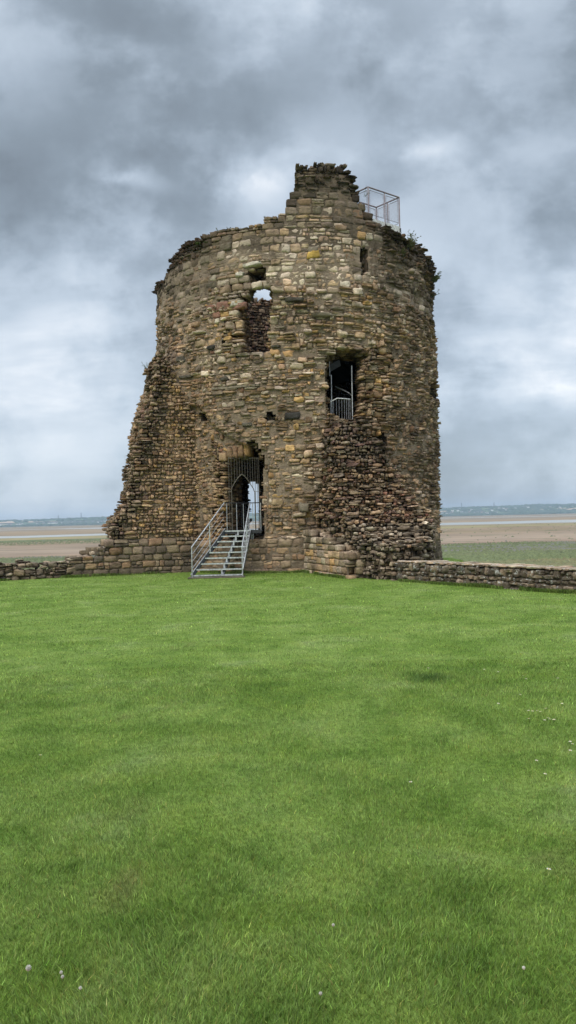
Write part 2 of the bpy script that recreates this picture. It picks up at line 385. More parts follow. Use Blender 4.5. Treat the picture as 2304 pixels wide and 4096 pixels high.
S1, S2 = cyl(935, 1480), cyl(1085, 1480)
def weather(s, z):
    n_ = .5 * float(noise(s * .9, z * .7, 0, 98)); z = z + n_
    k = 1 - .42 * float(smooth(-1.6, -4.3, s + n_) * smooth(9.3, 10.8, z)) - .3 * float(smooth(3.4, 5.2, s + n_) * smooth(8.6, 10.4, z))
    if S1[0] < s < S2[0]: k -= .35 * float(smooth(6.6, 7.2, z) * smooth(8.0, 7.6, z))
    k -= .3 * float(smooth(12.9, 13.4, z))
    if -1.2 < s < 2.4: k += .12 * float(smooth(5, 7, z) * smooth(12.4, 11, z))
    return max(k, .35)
def course_rows(z0, z1):
    z = z0; r = []
    while z < z1:
        h = rng.uniform(.22, .31) if (z < 1.2 or z > 10.3) else rng.uniform(.19, .28)
        r.append((z, z + h)); z += h
    return r
def lay(rows, s0, s1, depth0, depth1, zfn, only_exposed, sol, wr=(.26, .52), face=True):
    out = []
    for z0, z1 in rows:
        s = s0 + rng.uniform(-.3, 0)
        while s < s1:
            w = rng.uniform(*wr)
            zc = (z0 + z1) / 2; md, pal, prot, irr = zfn(s + w / 2, zc)
            if md[0] < .3: w *= .9
            mode = int(rng.choice(4, p=np.array(md) / sum(md))); wd = 1.0
            if zfn is zone: wd = 1 - .32 * float(smooth(.75, .25, np.interp(s + w / 2, TPx, TPz) - zc)) - .3 * float(smooth(.1, .6, noise(s * .45, zc * 1.1, 0, 97)))
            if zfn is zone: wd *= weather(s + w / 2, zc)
            for a0, a1, b0, b1 in split(s, s + w, z0, z1, mode):
                if face and irr > .9 and zfn is zone and rng.random() < .05: continue
                if irr > .9: dz_ = rng.normal(0, .012); b0 += dz_; b1 += dz_
                c = pick(pal) * wd; g = .004 + .002 * irr
                pr = prot * (rng.random() ** 1.6) * 1.5 + .018
                if face and irr > .9 and rng.random() < .07: pr += rng.uniform(.03, .1)
                if face and irr > .9 and rng.random() < .06: pr -= .05
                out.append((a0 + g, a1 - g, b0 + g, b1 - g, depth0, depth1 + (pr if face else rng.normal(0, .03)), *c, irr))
            s += w
    B = np.array(out)
    a = (B[:, 0] + B[:, 1]) / 2; b = (B[:, 2] + B[:, 3]) / 2; d = -(B[:, 4] + B[:, 5]) / 2; wb = warp(a, b)
    keep = sol(a, wb, np.maximum(d, .01))
    if sol is solid:
        hw = (B[:, 1] - B[:, 0]) * .27
        for da in (-1, 1): keep &= ~void(a + da * hw, wb, np.maximum(d, .01))
    if only_exposed:
        ex = np.zeros(len(B), bool); ha = (B[:, 1] - B[:, 0]) / 2 + .16; hb = (B[:, 3] - B[:, 2]) / 2 + .12
        for da, db in ((1, 0), (-1, 0), (0, 1), (0, -1)): ex |= ~sol(a + da * ha, wb + db * hb, d)
        ex |= ~sol(a, wb, d - .35)
        keep &= ex
    return B[keep]
tower = empty('ruined_tower', (CX, CY, 0))
tag(tower, 'tall ruined round stone tower with a jagged broken top and barred doorway', 'tower')
VS, QS, CS, MI = [], [], [], []; nv = 0
def push(P, Q, col, mi):
    global nv
    VS.append(P); QS.append(Q + nv); CS.append(np.broadcast_to(col, P.shape) if np.ndim(col) < 2 else col); MI.append(np.full(len(Q), mi)); nv += len(P)
rows = course_rows(-.35, 14.9)
B = lay(rows, -9.3, 9.3, -.28, .0, zone, False, solid)
# isolated odd stones: burnt dark or pale ones
push(*blocks(B, tmap), 0)
n_face = len(B)
# single stones that stand out in the face: (centre u, v, width, height in photo pixels, kind, stand-off)
odd = []
for u, v, w_, h_, k_, pr_ in [(848, 1236, 42, 30, 'red', .10), (895, 1226, 66, 32, 'red', .11), (958, 1224, 60, 30, 'red', .11), (868, 1262, 36, 26, 'red', .09), (1101, 1410, 40, 26, 'orange', .15), (1169, 1663, 60, 26, 'black', .12), (1252, 1022, 48, 28, 'orange2', .09),
                              (1216, 2030, 36, 34, 'drab', .30), (1200, 2058, 50, 18, 'buff', .24), (1205, 2085, 34, 24, 'brown', .20), (848, 1393, 40, 18, 'black', .14), (760, 1510, 48, 12, 'dark', .16), (1285, 1265, 80, 16, 'drab', .2), (1345, 1240, 56, 12, 'drab', .2), (1178, 1204, 76, 18, 'dark', .17),
                              (1105, 1388, 34, 12, 'dark', .2), (902, 1515, 34, 16, 'dark', .15), (990, 1698, 40, 18, 'dark', .10), (950, 1218, 52, 22, 'pale', .14), (1012, 1062, 76, 16, 'pale', .16), (960, 1100, 34, 20, 'pale', .16), (742, 1440, 30, 26, 'dark', .13), (1363, 910, 50, 26, 'brown', .07), (1250, 1000, 40, 30, 'drab', .07)]:
    s_, z_ = cyl(u, v); kc = dict(orange=(.42, .26, .13), orange2=(.42, .28, .08), black=(.04, .037, .033)).get(k_)
    c_ = np.array(kc if kc else PAL[k_]) * 1.5
    odd.append((s_ - w_ / 226, s_ + w_ / 226, z_ - h_ / 226, z_ + h_ / 226, -.2, pr_, *c_, .9))
push(*blocks(np.array(odd), tmap), 0)
for k in range(1, 6):
    def zk(s, z): 
        md, pal, pr, irr = zone(s, z); return (0, .3, .25, .45), dict(drab=4, brown=2, tan=2, dark=2) if z < 10 else dict(dark=1.5, drab=5, buff=1.5, grey=1), .04, 1.2
    Bk = lay(rows, -9.0, 9.0, -.3 * k - .3, -.3 * k + .03, zk, True, solid, face=False)
    push(*blocks(Bk, tmap), 0)
# mortar core with reveals
cs, cz = .11, .11
SA = np.arange(-math.pi * RO, math.pi * RO, cs); SA = np.linspace(-math.pi * RO, math.pi * RO, len(SA)); ZA = np.arange(-.6, 14.9, cz)
sc_ = (SA[:-1] + SA[1:]) / 2; zc_ = (ZA[:-1] + ZA[1:]) / 2
SS, ZZ = np.meshgrid(sc_, zc_, indexing='ij')
dep = np.zeros(SS.shape)
for poly, dp in NICHES: dep = np.maximum(dep, np.where(in_poly(SS, ZZ, poly), dp, 0))
sol_ = np.ones(SS.shape, bool)
for da, db in ((0, 0), (.1, 0), (-.1, 0), (0, .12), (0, -.12)):
    for dd in (.02, .6, 1.15, 1.75): sol_ &= solid(SS + da, ZZ + db, np.full(SS.shape, dd)) | (ZZ < 0)
sol_ &= ZZ < top_z(SS, 0) - .14
dep = np.where(sol_, dep, T)
sg, zg = np.meshgrid(SA, ZA, indexing='ij')
mort = np.array((.30, .235, .17))
def core_pt(s, z, d):
    P = tmap(s, z, -d); return P
bm = []
ns, nz = dep.shape
I, J = np.meshgrid(np.arange(ns), np.arange(nz), indexing='ij')
def quad(s, z, d):                                   # arrays (M,4)
    P = tmap(s.ravel(), z.ravel(), -d.ravel()); M = s.shape[0]
    return P, np.arange(M * 4).reshape(M, 4)
m = dep < T
i, j = I[m], J[m]
nrm = -.020 + .016 * noise(sg * 3, zg * 3, 0, 51)
def s4(i, j): return np.stack([SA[i], SA[i + 1], SA[i + 1], SA[i]], 1), np.stack([ZA[j], ZA[j], ZA[j + 1], ZA[j + 1]], 1)
sq, zq = s4(i, j); nq = np.stack([nrm[i, j], nrm[i + 1, j], nrm[i + 1, j + 1], nrm[i, j + 1]], 1)
P, Q = quad(sq, zq, dep[i, j][:, None] + nq)
mc = mort * (1 + .25 * fbm(P[:, 0] * 1.3, P[:, 2] * 1.3, P[:, 1], 9))[:, None] * np.where(P[:, 2] > 11.4, .6, np.where(P[:, 2] < 1.2, .8, 1))[:, None]
push(P, Q, mc, 1)
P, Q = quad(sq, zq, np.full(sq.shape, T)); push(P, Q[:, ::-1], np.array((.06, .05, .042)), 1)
for di, dj in ((1, 0), (0, 1)):                      # side faces between neighbouring cells of different depth
    a = dep[:-1, :] if di else dep[:, :-1]; b = dep[1:, :] if di else dep[:, 1:]
    m = np.abs(a - b) > 1e-3; i, j = np.nonzero(m); d0 = a[m] + .03; d1 = b[m] + .03
    if di: s_ = np.repeat(SA[i + 1][:, None], 4, 1); z_ = np.stack([ZA[j], ZA[j + 1], ZA[j + 1], ZA[j]], 1)
    else: z_ = np.repeat(ZA[j + 1][:, None], 4, 1); s_ = np.stack([SA[i], SA[i + 1], SA[i + 1], SA[i]], 1)
    P, Q = quad(s_, z_, np.stack([d0, d0, d1, d1], 1)); push(P, Q, np.array((.12, .095, .07)), 1)
wall = mesh('wall', np.vstack(VS), np.vstack(QS), [M_stone, M_mortar], tower, np.vstack(CS), np.concatenate(MI))
# inner face stones seen through the openings
def imap(s, z, d):
    th = s / RO; r = RO - T - d; return np.stack([CX + r * np.sin(th), CY - r * np.cos(th), z], 1)
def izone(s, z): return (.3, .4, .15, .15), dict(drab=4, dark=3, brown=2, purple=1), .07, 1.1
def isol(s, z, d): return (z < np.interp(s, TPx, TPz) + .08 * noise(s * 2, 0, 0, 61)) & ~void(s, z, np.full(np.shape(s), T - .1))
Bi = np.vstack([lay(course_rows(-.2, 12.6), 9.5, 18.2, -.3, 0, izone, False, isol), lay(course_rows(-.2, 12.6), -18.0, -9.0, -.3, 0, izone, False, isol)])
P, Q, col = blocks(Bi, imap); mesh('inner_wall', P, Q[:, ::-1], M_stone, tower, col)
# ground floor, then slabs and a screen added to darken the rooms
def disc(name, z, r, th, mat, xmin=-99):
    V = []; n = 40
    for zz in (z, z + th):
        for k in range(n): V.append((max(CX + r * math.cos(k * 2 * math.pi / n), xmin), CY + r * math.sin(k * 2 * math.pi / n), zz))
    return mesh(name, V, [np.array([list(range(n))[::-1], [n + k for k in range(n)]]), np.array([[k, (k + 1) % n, n + (k + 1) % n, n + k] for k in range(n)])], mat, tower)
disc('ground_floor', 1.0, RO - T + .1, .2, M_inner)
disc('door_room_blocker', 4.75, RO - T + .1, .25, M_blocker)  # unseen slab added to darken the room behind the door
disc('window_room_blocker', 8.15, RO - T + .1, .22, M_blocker, xmin=.75)  # added lid, keeps daylight out of the space behind the middle window
MB().box((.85, CY, 6.6), (.2, 2 * (RO - T) - .1, 3.2)).build('side_blocker', M_blocker, tower)  # added screen, shuts side light out behind the middle window
# arch stones over the door
vs = []
for k, (u, v, w, h, rot) in enumerate([(885, 1822, 34, 36, .2), (912, 1806, 22, 44, .12), (934, 1800, 22, 48, .06), (957, 1797, 22, 50, 0), (978, 1792, 18, 52, -.12)]):
    s, z = cyl(u, v + 4); c = pick(dict(tan=3, yellow=1, brown=3)) * .85
    vs.append((s - w / 2 / 113, s + w / 2 / 113, z - h / 2 / 113, z + h / 2 / 113, -.5, .10 + rng.uniform(0, .05), *c, .7))
P, Q, col = blocks(np.array(vs), tmap); mesh('arch_stones', P, Q, M_stone, tower, col)
# long thin string stone and ledge slabs
sl = []
s0, z0 = cyl(853, 1554); s1, z1 = cyl(1040, 1542)
P0 = tmap(np.array([s0, s1]), np.array([z0, z1]), np.array([.07, .07]))
mb = MB()
for k in range(6):
    a, b = P0[0] + (P0[1] - P0[0]) * k / 6, P0[0] + (P0[1] - P0[0]) * (k + 1) / 6
    sa = s0 + (s1 - s0) * k / 6; sb = s0 + (s1 - s0) * (k + .985) / 6
    V = []
    for zz in (-.035, .035):
        V += [tmap(np.array([x]), np.array([(z0 + z1) / 2 + zz]), np.array([d]))[0] for x, d in ((sa, -.1), (sa, .11), (sb, .11), (sb, -.1))]
    mb.hexa(V)
mb.build('string_course', stone_mat('string_stone', False, (.27, .23, .17)), tower)

# ------------------------------------------------------------------ straight walls
def straight(name, A, Bp, prof, thick, zfn, mat, parent, rowh, wr, base=0.0, core=mort, off=lambda a, z: 0 * a, rowset=None, tn=.05):
    A = np.array(A, float); Bp = np.array(Bp, float); L = np.linalg.norm(Bp - A); ux = (Bp - A) / L; nrm_ = np.array([ux[1], -ux[0]])
    if (nrm_ @ (-A)) < 0: nrm_ = -nrm_
    px, pz = zip(*prof)
    def topf(a, d): return np.interp(a, px, pz) + tn * noise(np.asarray(a) * 3, np.asarray(d) * 3, 0, 71)
    def sol(a, z, d): return (z < topf(a, d)) & (a > -.05) & (a < L + .05) & (d < thick) & (z > base - .4)
    def mp(a, z, d):
        dd = d + off(a, z); return np.stack([A[0] + ux[0] * a + nrm_[0] * dd, A[1] + ux[1] * a + nrm_[1] * dd, z], 1)
    z = base - .3; rws = []
    while z < max(pz): h = rng.uniform(*rowh); rws.append((z, z + h)); z += h
    if rowset: rws = rowset
    global VS, QS, CS, MI, nv
    VS, QS, CS, MI = [], [], [], []; nv = 0
    push(*blocks(lay(rws, 0, L, -.25, 0, zfn, False, sol, wr), mp), 0)
    k = 1
    while k * .3 < thick:
        Bk = lay(rws, 0, L, -.3 * k - .28, -.3 * k + .02, zfn, True, sol, wr, face=False)
        if len(Bk): push(*blocks(Bk, mp), 0)
        k += 1
    aa = np.linspace(0, L, int(L / .12) + 2); tt = np.minimum.reduce([topf(np.clip(aa + q, 0, L), 0) for q in (-.3, -.15, 0, .15, .3)]) - .15
    for q in range(len(aa) - 1):
        a0, a1 = aa[q], aa[q + 1]; zt0 = min(tt[q], tt[q + 1])
        nz_ = max(1, int((zt0 - base + .5) / .25)); zz = np.linspace(base - .5, zt0, nz_ + 1)
        for w in range(nz_):
            P = mp(np.array([a0, a1, a1, a0]), np.array([zz[w], zz[w], zz[w + 1], zz[w + 1]]), np.full(4, -.03)); push(P, np.array([[0, 1, 2, 3]]), core, 1)
        P = mp(np.array([a0, a1, a1, a0]), np.full(4, zt0), np.array([-.03, -.03, -thick + .05, -thick + .05])); push(P, np.array([[0, 1, 2, 3]]), core * .7, 1)
        P = mp(np.array([a0, a1, a1, a0]), np.array([base - 3, base - 3, zt0, zt0]), np.full(4, -thick + .05)); push(P, np.array([[3, 2, 1, 0]]), core * .7, 1)
        if q and abs(tt[q] - tt[q - 1]) > .001:
            P = mp(np.full(4, a0), np.array([min(tt[q], tt[q-1]) - .6, max(tt[q], tt[q - 1]), max(tt[q], tt[q-1]), min(tt[q], tt[q-1]) - .6]), np.array([-.03, -.03, -thick + .05, -thick + .05])); push(P, np.array([[0, 1, 2, 3]]), core * .6, 1)
    return mesh(name, np.vstack(VS), np.vstack(QS), [mat, M_mortar], parent, np.vstack(CS), np.concatenate(MI), origin=None if parent is not None else (A[0], A[1], base))

# left: broken end of the curtain wall, sloping down to a low wall
sil = [(648, 1385), (630, 1415), (612, 1450), (609, 1500), (607, 1560), (598, 1612), (585, 1650), (568, 1700), (550, 1765), (528, 1850), (518, 1922), (506, 2009), (478, 2055), (450, 2078), (446, 2160), (410, 2184), (380, 2206), (352, 2222)]
prof = sorted(on_line(u, v, LA, LB) for u, v in sil)
px_ = [0, .9]; pz_ = [5.2, 6.9]; top0 = True
for a, z in prof:
    if a > px_[-1] + .01: px_.append(a); pz_.append(z if top0 else min(z, pz_[-1])); top0 = False
Lend = px_[-1] + .55; px_.append(Lend); pz_.append(.62)
LBs = tuple(np.array(LA) + (np.array(LB) - LA) / np.linalg.norm(np.array(LB) - LA) * Lend)
def lz(s, z):
    edge = float(np.interp(s, px_, pz_)) - z
    nearslope = s > 1.1 and (float(np.interp(z, pz_[:1:-1], px_[:1:-1])) - s) < .55
    if z < 1.2: return (.6, .25, .02, .13), dict(drab=6, dark=5, grey=.6, brown=1), .03, .6
    if nearslope: return (.0, .2, .15, .65), dict(dark=1.5, drab=5, brown=2, buff=1.5, purple=.3), .10, 1.35
    return (.0, .12, .04, .84), dict(tan=6, buff=5, drab=1.6, brown=2, yellow=.7, dark=.5), .06, 1.25
stub_l = straight('broken_wall', LA, LBs, list(zip(px_, pz_)), 1.7, lz, M_stone, None, (.23, .3), (.3, .55), off=lambda a, z: .09 * smooth(1.28, 1.2, z) + .05 * noise(a, z, 0, 77))
tag(stub_l, 'dark broken stump of a high wall sloping down from the left edge of the tower', 'ruined wall')
def lowz(s, z): return (.3, .35, .1, .25), dict(drab=4, dark=6, grey=1), .05, 1.1
LB2 = (-15.5, 23.5)
Ll = math.hypot(LB2[0] - LBs[0], LB2[1] - LBs[1]); 
a_gap = on_line(150, 2300, LBs, LB2)[0]
gaps = [(0, .62), (1.0, .60), (a_gap - .75, .56), (a_gap - .45, .50), (a_gap - .15, .34), (a_gap + .05, .5), (a_gap + .35, .62), (Ll, .62)]
low_l = straight('low_wall', LBs, LB2, gaps, .8, lowz, M_stone, None, (.17, .24), (.22, .42), core=mort * .45)
tag(low_l, 'low dark crumbling stone wall at the left edge of the lawn', 'low wall')
# right low wall
RA, RB = (3.12, 22.2), (9.6, 12.6)
def rz(s, z):
    if z > .53: return (1, 0, 0, 0), dict(grey=3, buff=3, drab=2), .03, .8
    dk = .5 + .5 * float(noise(s * .5, z * 2, 0, 66)) + .06 * s
    return (.55, .1, .0, .35), dict(drab=5, dark=4 + 6 * max(dk, 0), grey=.6), .05, .95
low_r = straight('low_wall', RA, RB, [(0, .63), (5, .61), (13, .6)], .72, rz, M_speck, None, (.13, .21), (.14, .32), core=mort * .4,
                 rowset=[(-.25, -.04), (-.04, .2), (.2, .31), (.31, .53), (.535, .595)], tn=0.0)
tag(low_r, 'low dark grey stone wall spotted with white lichen running right from the tower foot', 'low wall')

# ------------------------------------------------------------------ rubble spur in front of the tower
SA_, SB_ = np.array([.35, 27.35]), np.array([1.78, 23.55])
FOOT = [(.6, 27.9), (.78, 27.3), (2.12, 23.75), (2.7, 22.8), (3.6, 22.15), (4.2, 23.6), (4.75, 25.4), (5.2, 28.2), (3, 29)]
def spur_h(x, y):
    x = np.asarray(x, float); y = np.asarray(y, float)
    d = np.hypot(x - CX, y - CY) - RO                       # distance out from the tower face
    h = np.interp(d, [-.5, .45, .8, 1.2, 1.6, 2.1, 2.6, 3.2, 4.2], [5.35, 5.15, 4.6, 3.9, 3.1, 2.4, 1.85, 1.4, 1.05])
    th = (x - CX) / np.maximum(CY - y, 1)                   # sideways limits, narrower higher up
    left = np.interp(th, [.0, .06, .12, .17, .24], [.0, .55, 1.7, 4.2, 9]); right = np.interp(th, [.30, .42, .55, .75], [9, 4.0, 2.2, .4])
    h = np.minimum(h, np.minimum(1.25 + left, .6 + right))
    h = h + .22 * fbm(x * 1.4, y * 1.4, 0, 81)
    return np.where(in_poly(x, y, FOOT), h, -1)
bl = []
ys = np.arange(22.3, 28.6, .27); xs_ = None
z = -.2
while z < 6:
    h = rng.uniform(.07, .14)
    for y in ys:
        x = rng.uniform(0, .2)
        while x < 5.4:
            w = rng.uniform(.09, .19) * (1 + 1.3 * (rng.random() < .2)); xc, yc, zc = x + w / 2, y + rng.normal(0, .03), z + h / 2
            if spur_h(xc, yc) > zc and (spur_h(xc, yc) < zc + h + .03 or spur_h(xc, yc - .3) < zc or spur_h(xc - w, yc) < zc or spur_h(xc + w, yc) < zc):
                dth = (xc - CX) / (CY - yc)
                pal = dict(drab=5, dark=4.5, brown=1.6, purple=1.6, grey=.8, tan=.4)
                if zc < 3.6 and zc > 1.6: pal = dict(drab=4, dark=1.5, brown=2.6, purple=1.6, red=.5, buff=3, tan=2, grey=.8)
                if zc < 1.6: pal = dict(drab=4, dark=3, grey=3, pale=.7, brown=.8)
                if dth < .1 and zc > 1.6: pal = dict(tan=4, buff=3, drab=2, brown=1)
                c = pick(pal) * .92
                jz = rng.normal(0, .02); bl.append((x + .005, x + w - .005, z + .004 + jz, z + h - .004 + jz, -(yc + .2), -(yc - .16) + rng.normal(0, .05), *c, 1.3))
            x += w
    z += h
def cmap(a, b, d): return np.stack([a, -d, b], 1)
VS, QS, CS, MI = [], [], [], []; nv = 0
push(*blocks(np.array(bl), cmap), 0)
gx = np.arange(.1, 5.4, .1); gy = np.arange(22.2, 28.9, .1)
GX, GY = np.meshgrid(gx, gy, indexing='ij'); GZ = np.maximum(spur_h(GX, GY) - .11, -.4); GZ = np.where(spur_h(GX, GY) < 0, -.5, GZ)
# shrink the core footprint
GZ2 = GZ.copy()
for a, b in ((1, 0), (-1, 0), (0, 1), (0, -1), (0, 2)): GZ2 = np.minimum(GZ2, np.roll(np.roll(GZ, a, 0), b, 1))
P = np.stack([GX, GY, GZ2], -1).reshape(-1, 3); n1, n2 = GX.shape
ii = (np.arange(n1 - 1)[:, None] * n2 + np.arange(n2 - 1)[None]).ravel()
push(P, np.stack([ii, ii + n2, ii + n2 + 1, ii + 1], 1), mort * .6, 1)
spur = mesh('rubble_stump', np.vstack(VS), np.vstack(QS), [M_stone, M_mortar], None, np.vstack(CS), np.concatenate(MI), origin=(2.4, 24.5, 0))
tag(spur, 'dark purple brown rubble stump of a broken wall leaning against the tower front', 'ruined wall')
def az(s, z): 
    t = float(noise(s * 2, z * 2, 0, 90))
    return (.8, .12, 0, .08), (dict(dark=3, drab=5, grey=3) if z > .95 else dict(grey=4, buff=3, drab=3, yellow=.7, tan=1.4)), .015, .4
ash = straight('dressed_face', SA_, SB_, [(0, 1.42), (1.5, 1.4), (1.9, 1.36), (1.95, 1.18), (3.0, 1.12), (3.1, .98), (3.6, .95), (3.7, .8), (4.2, .75)], .5, az, M_stone, None, (.2, .25), (.24, .5), core=mort * .8)
ash.parent = spur; ash.location = (SA_[0] - 2.4, SA_[1] - 24.5, 0)

# ------------------------------------------------------------------ ground
def past_wall(x, y):
    """metres beyond the wall faces (positive outside the ward)"""
    def side(A, B):
        A = np.array(A); B = np.array(B); u_ = (B - A) / np.linalg.norm(B - A); nn = np.array([-u_[1], u_[0]])
        if nn @ (-A) > 0: nn = -nn
        return (x - A[0]) * nn[0] + (y - A[1]) * nn[1]
    dl = side(LA, LB2); dr = side(RA, RB)
    dc = np.hypot(x - CX, y - CY) - RO
    return np.where(dc < 1, -1, np.minimum(np.maximum(dl, dr), dc - 1) if False else np.maximum(dl, dr))
MARSH = -3.55
def lawn_z(x, y):
    x = np.asarray(x, float); y = np.asarray(y, float)
    z = .25 * smooth(22, 0, y) + .02 * fbm(x * .25, y * .25, 0, 3) + .006 * fbm(x * 1.2, y * 1.2, 0, 4)
    out = past_wall(x, y); near = (np.hypot(x - CX, y - CY) < RO + .6)
    k = smooth(.55, 9, out) * (~near)
    return z * (1 - k) + (MARSH - .25) * k
gx = np.concatenate([np.arange(-60, -16, 2), np.arange(-16, 16, .3), np.arange(16, 61, 2)]); gy = np.concatenate([np.arange(-40, 0, 2), np.arange(0, 46, .3), np.arange(46, 60, 2)])
GX, GY = np.meshgrid(gx, gy, indexing='ij'); n1, n2 = GX.shape
P = np.stack([GX, GY, lawn_z(GX, GY)], -1).reshape(-1, 3); ii = (np.arange(n1 - 1)[:, None] * n2 + np.arange(n2 - 1)[None]).ravel()
def grass_color(n, l, pos, dark=1.0):
    mp = n.new('ShaderNodeMapping'); mp.inputs['Scale'].default_value = (1, 1, 0); l.new(pos, mp.inputs['Vector']); v = mp.outputs[0]
    a = tex(n, l, .75, 6, .66, v, .6); r = ramp(n, [(.28, (.106, .182, .027)), (.43, (.143, .222, .040)), (.57, (.180, .260, .058)), (.72, (.222, .284, .10))]); l.new(a.outputs[0], r.inputs[0])
    b = tex(n, l, 2.3, 5, .7, v, .4); r2 = ramp(n, [(.34, (.66, .74, .6)), (.48, (1, 1, 1)), (.64, (1.25, 1.15, 1.15))]); l.new(b.outputs[0], r2.inputs[0])
    c = mixc(n, l, r.outputs[0], r2.outputs[0], .8, 'MULTIPLY')
    d = tex(n, l, .9, 3, .6, v, 1.0); r3 = ramp(n, [(.62, (0, 0, 0)), (.76, (1, 1, 1))]); l.new(d.outputs[0], r3.inputs[0])
    c = mixc(n, l, c, (.16, .15, .06), mth(n, l, 'MULTIPLY', r3.outputs[0], .45))
    # the dark rank patch on the right
    q = at(1725, 2728, 8.4); 
    sp = n.new('ShaderNodeVectorMath'); sp.operation = 'SUBTRACT'; l.new(v, sp.inputs[0]); sp.inputs[1].default_value = (PATCH[0], PATCH[1], 0)
    sm = n.new('ShaderNodeVectorMath'); sm.operation = 'MULTIPLY'; l.new(sp.outputs[0], sm.inputs[0]); sm.inputs[1].default_value = (2.6, 3.0, 0)
    le = n.new('ShaderNodeVectorMath'); le.operation = 'LENGTH'; l.new(sm.outputs[0], le.inputs[0])
    pr = mth(n, l, 'SUBTRACT', 1.1, mth(n, l, 'ADD', le.outputs['Value'], mth(n, l, 'MULTIPLY', b.outputs[0], .5)), clamp=True)
    c = mixc(n, l, c, (.05, .105, .02), mth(n, l, 'MULTIPLY', pr, 1.3, clamp=True))
    return c
_d = ray(1725, 2728); PATCH = EYE + _d * (EYE[2] - .15) / -_d[2]
m, nt, n, l, p = new_mat('lawn_soil_and_grass')
geo = n.new('ShaderNodeNewGeometry'); c = grass_color(n, l, geo.outputs['Position'])
t = tex(n, l, 26, 5, .75, geo.outputs['Position']); r = ramp(n, [(.3, (.5, .5, .45)), (.6, (1.1, 1.1, 1.1))]); l.new(t.outputs[0], r.inputs[0])
c = mixc(n, l, c, r.outputs[0], 1.0, 'MULTIPLY'); l.new(c, p.inputs['Base Color']); p.inputs['Roughness'].default_value = .9; p.inputs['Specular IOR Level'].default_value = .1
b = n.new('ShaderNodeBump'); b.inputs['Strength'].default_value = .8; b.inputs['Distance'].default_value = .03; l.new(t.outputs[0], b.inputs['Height']); l.new(b.outputs[0], p.inputs['Normal'])
tag(mesh('lawn', P, np.stack([ii, ii + n2, ii + n2 + 1, ii + 1], 1), m, smooth_=True), kind='structure')

# grass blades
m, nt, n, l, p = new_mat('grass_blades')
geo = n.new('ShaderNodeNewGeometry'); c = grass_color(n, l, geo.outputs['Position'])
a = n.new('ShaderNodeVertexColor'); a.layer_name = 'Col'; c = mixc(n, l, c, a.outputs['Color'], 1.0, 'MULTIPLY')
l.new(c, p.inputs['Base Color']); p.inputs['Roughness'].default_value = .55; p.inputs['Specular IOR Level'].default_value = .35
tr = n.new('ShaderNodeBsdfTranslucent'); l.new(c, tr.inputs['Color']); mx = n.new('ShaderNodeMixShader'); mx.inputs[0].default_value = .3
l.new(p.outputs[0], mx.inputs[1]); l.new(tr.outputs[0], mx.inputs[2]); l.new(mx.outputs[0], n['Material Output'].inputs[0])
M_blade = m
def blades(N, y0, y1, name=None, hmul=1.0, centre=None, rad=0):
    if centre is None:
        q = rng.random(N); Y = y0 * (y1 / y0) ** q                    # density falls with the square of distance
        X = (rng.random(N) * 2 - 1) * (Y * .44 + .5)
        kp = past_wall(X, Y) < -.02; kp &= np.hypot(X - CX, Y - CY) > RO + .1
        kp &= ~((X > .3) & in_poly(X, Y, FOOT)); X, Y = X[kp], Y[kp]
    else: X, Y = centre[:, 0], centre[:, 1]
    N = len(X); clump = fbm(X * 1.8, Y * 1.8, 0, 14); rank = np.exp(-(((X - PATCH[0]) * 2.4) ** 2 + ((Y - PATCH[1]) * 2.6) ** 2))
    dist = np.hypot(X, Y)
    h = rng.uniform(.014, .037, N) * (1 + .45 * clump) * hmul * (1 + .7 * rank); w = np.maximum(rng.uniform(.0020, .0038, N), dist * .00042 * rng.uniform(.7, 1.4, N))
    th = rng.random(N) * 6.283; lean = rng.uniform(.1, 1.0, N) * h; la = rng.random(N) * 6.283 
    # neighbouring blades lean alike
    la = la * .8 + 2.5 * (1 + fbm(X * 3, Y * 3, 0, 17))
    Z = lawn_z(X, Y) - .006
    V = np.zeros((N, 5, 3)); sx, sy = np.cos(th) * w / 2, np.sin(th) * w / 2; lx, ly = np.cos(la) * lean, np.sin(la) * lean
    for k, (f, g, e) in enumerate([(0, 0, -1), (0, 0, 1), (.55, .35, .85), (.55, .35, -.85), (1, 1, 0)]):
        V[:, k, 0] = X + lx * g + sx * e; V[:, k, 1] = Y + ly * g + sy * e; V[:, k, 2] = Z + h * f
    base = (np.arange(N) * 5)[:, None]
    col = np.exp(rng.normal(0, 1, (N, 1)) * (.33 + .16 * smooth(5, 12, dist))[:, None]) * np.array([1, 1, 1.0]) * np.exp(rng.normal(0, .06, (N, 3)))
    st = rng.random(N) < .03; col[st] *= np.array([1.7, 1.15, 1.5])
    col = col * np.array([1.12, 1.12, 1.15])
    tint = np.repeat(col[:, None], 5, 1).reshape(-1, 3)
    return V.reshape(-1, 3), (base + np.array([0, 1, 2, 3])).astype(int), (base + np.array([3, 2, 4])).astype(int), tint
Vs, Qs, Ts, Cs, o_ = [], [], [], [], 0
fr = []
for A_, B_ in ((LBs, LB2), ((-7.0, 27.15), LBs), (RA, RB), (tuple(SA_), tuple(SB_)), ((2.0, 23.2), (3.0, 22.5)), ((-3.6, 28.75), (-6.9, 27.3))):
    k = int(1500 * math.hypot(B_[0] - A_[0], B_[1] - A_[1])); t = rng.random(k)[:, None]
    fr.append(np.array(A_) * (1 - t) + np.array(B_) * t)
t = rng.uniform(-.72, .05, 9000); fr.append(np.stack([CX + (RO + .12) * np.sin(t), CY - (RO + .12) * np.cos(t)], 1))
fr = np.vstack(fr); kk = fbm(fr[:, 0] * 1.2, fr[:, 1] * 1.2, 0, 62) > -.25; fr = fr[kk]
fr[:, 1] -= np.abs(rng.normal(0, .09, len(fr))) + .08; fr[:, 0] -= .04
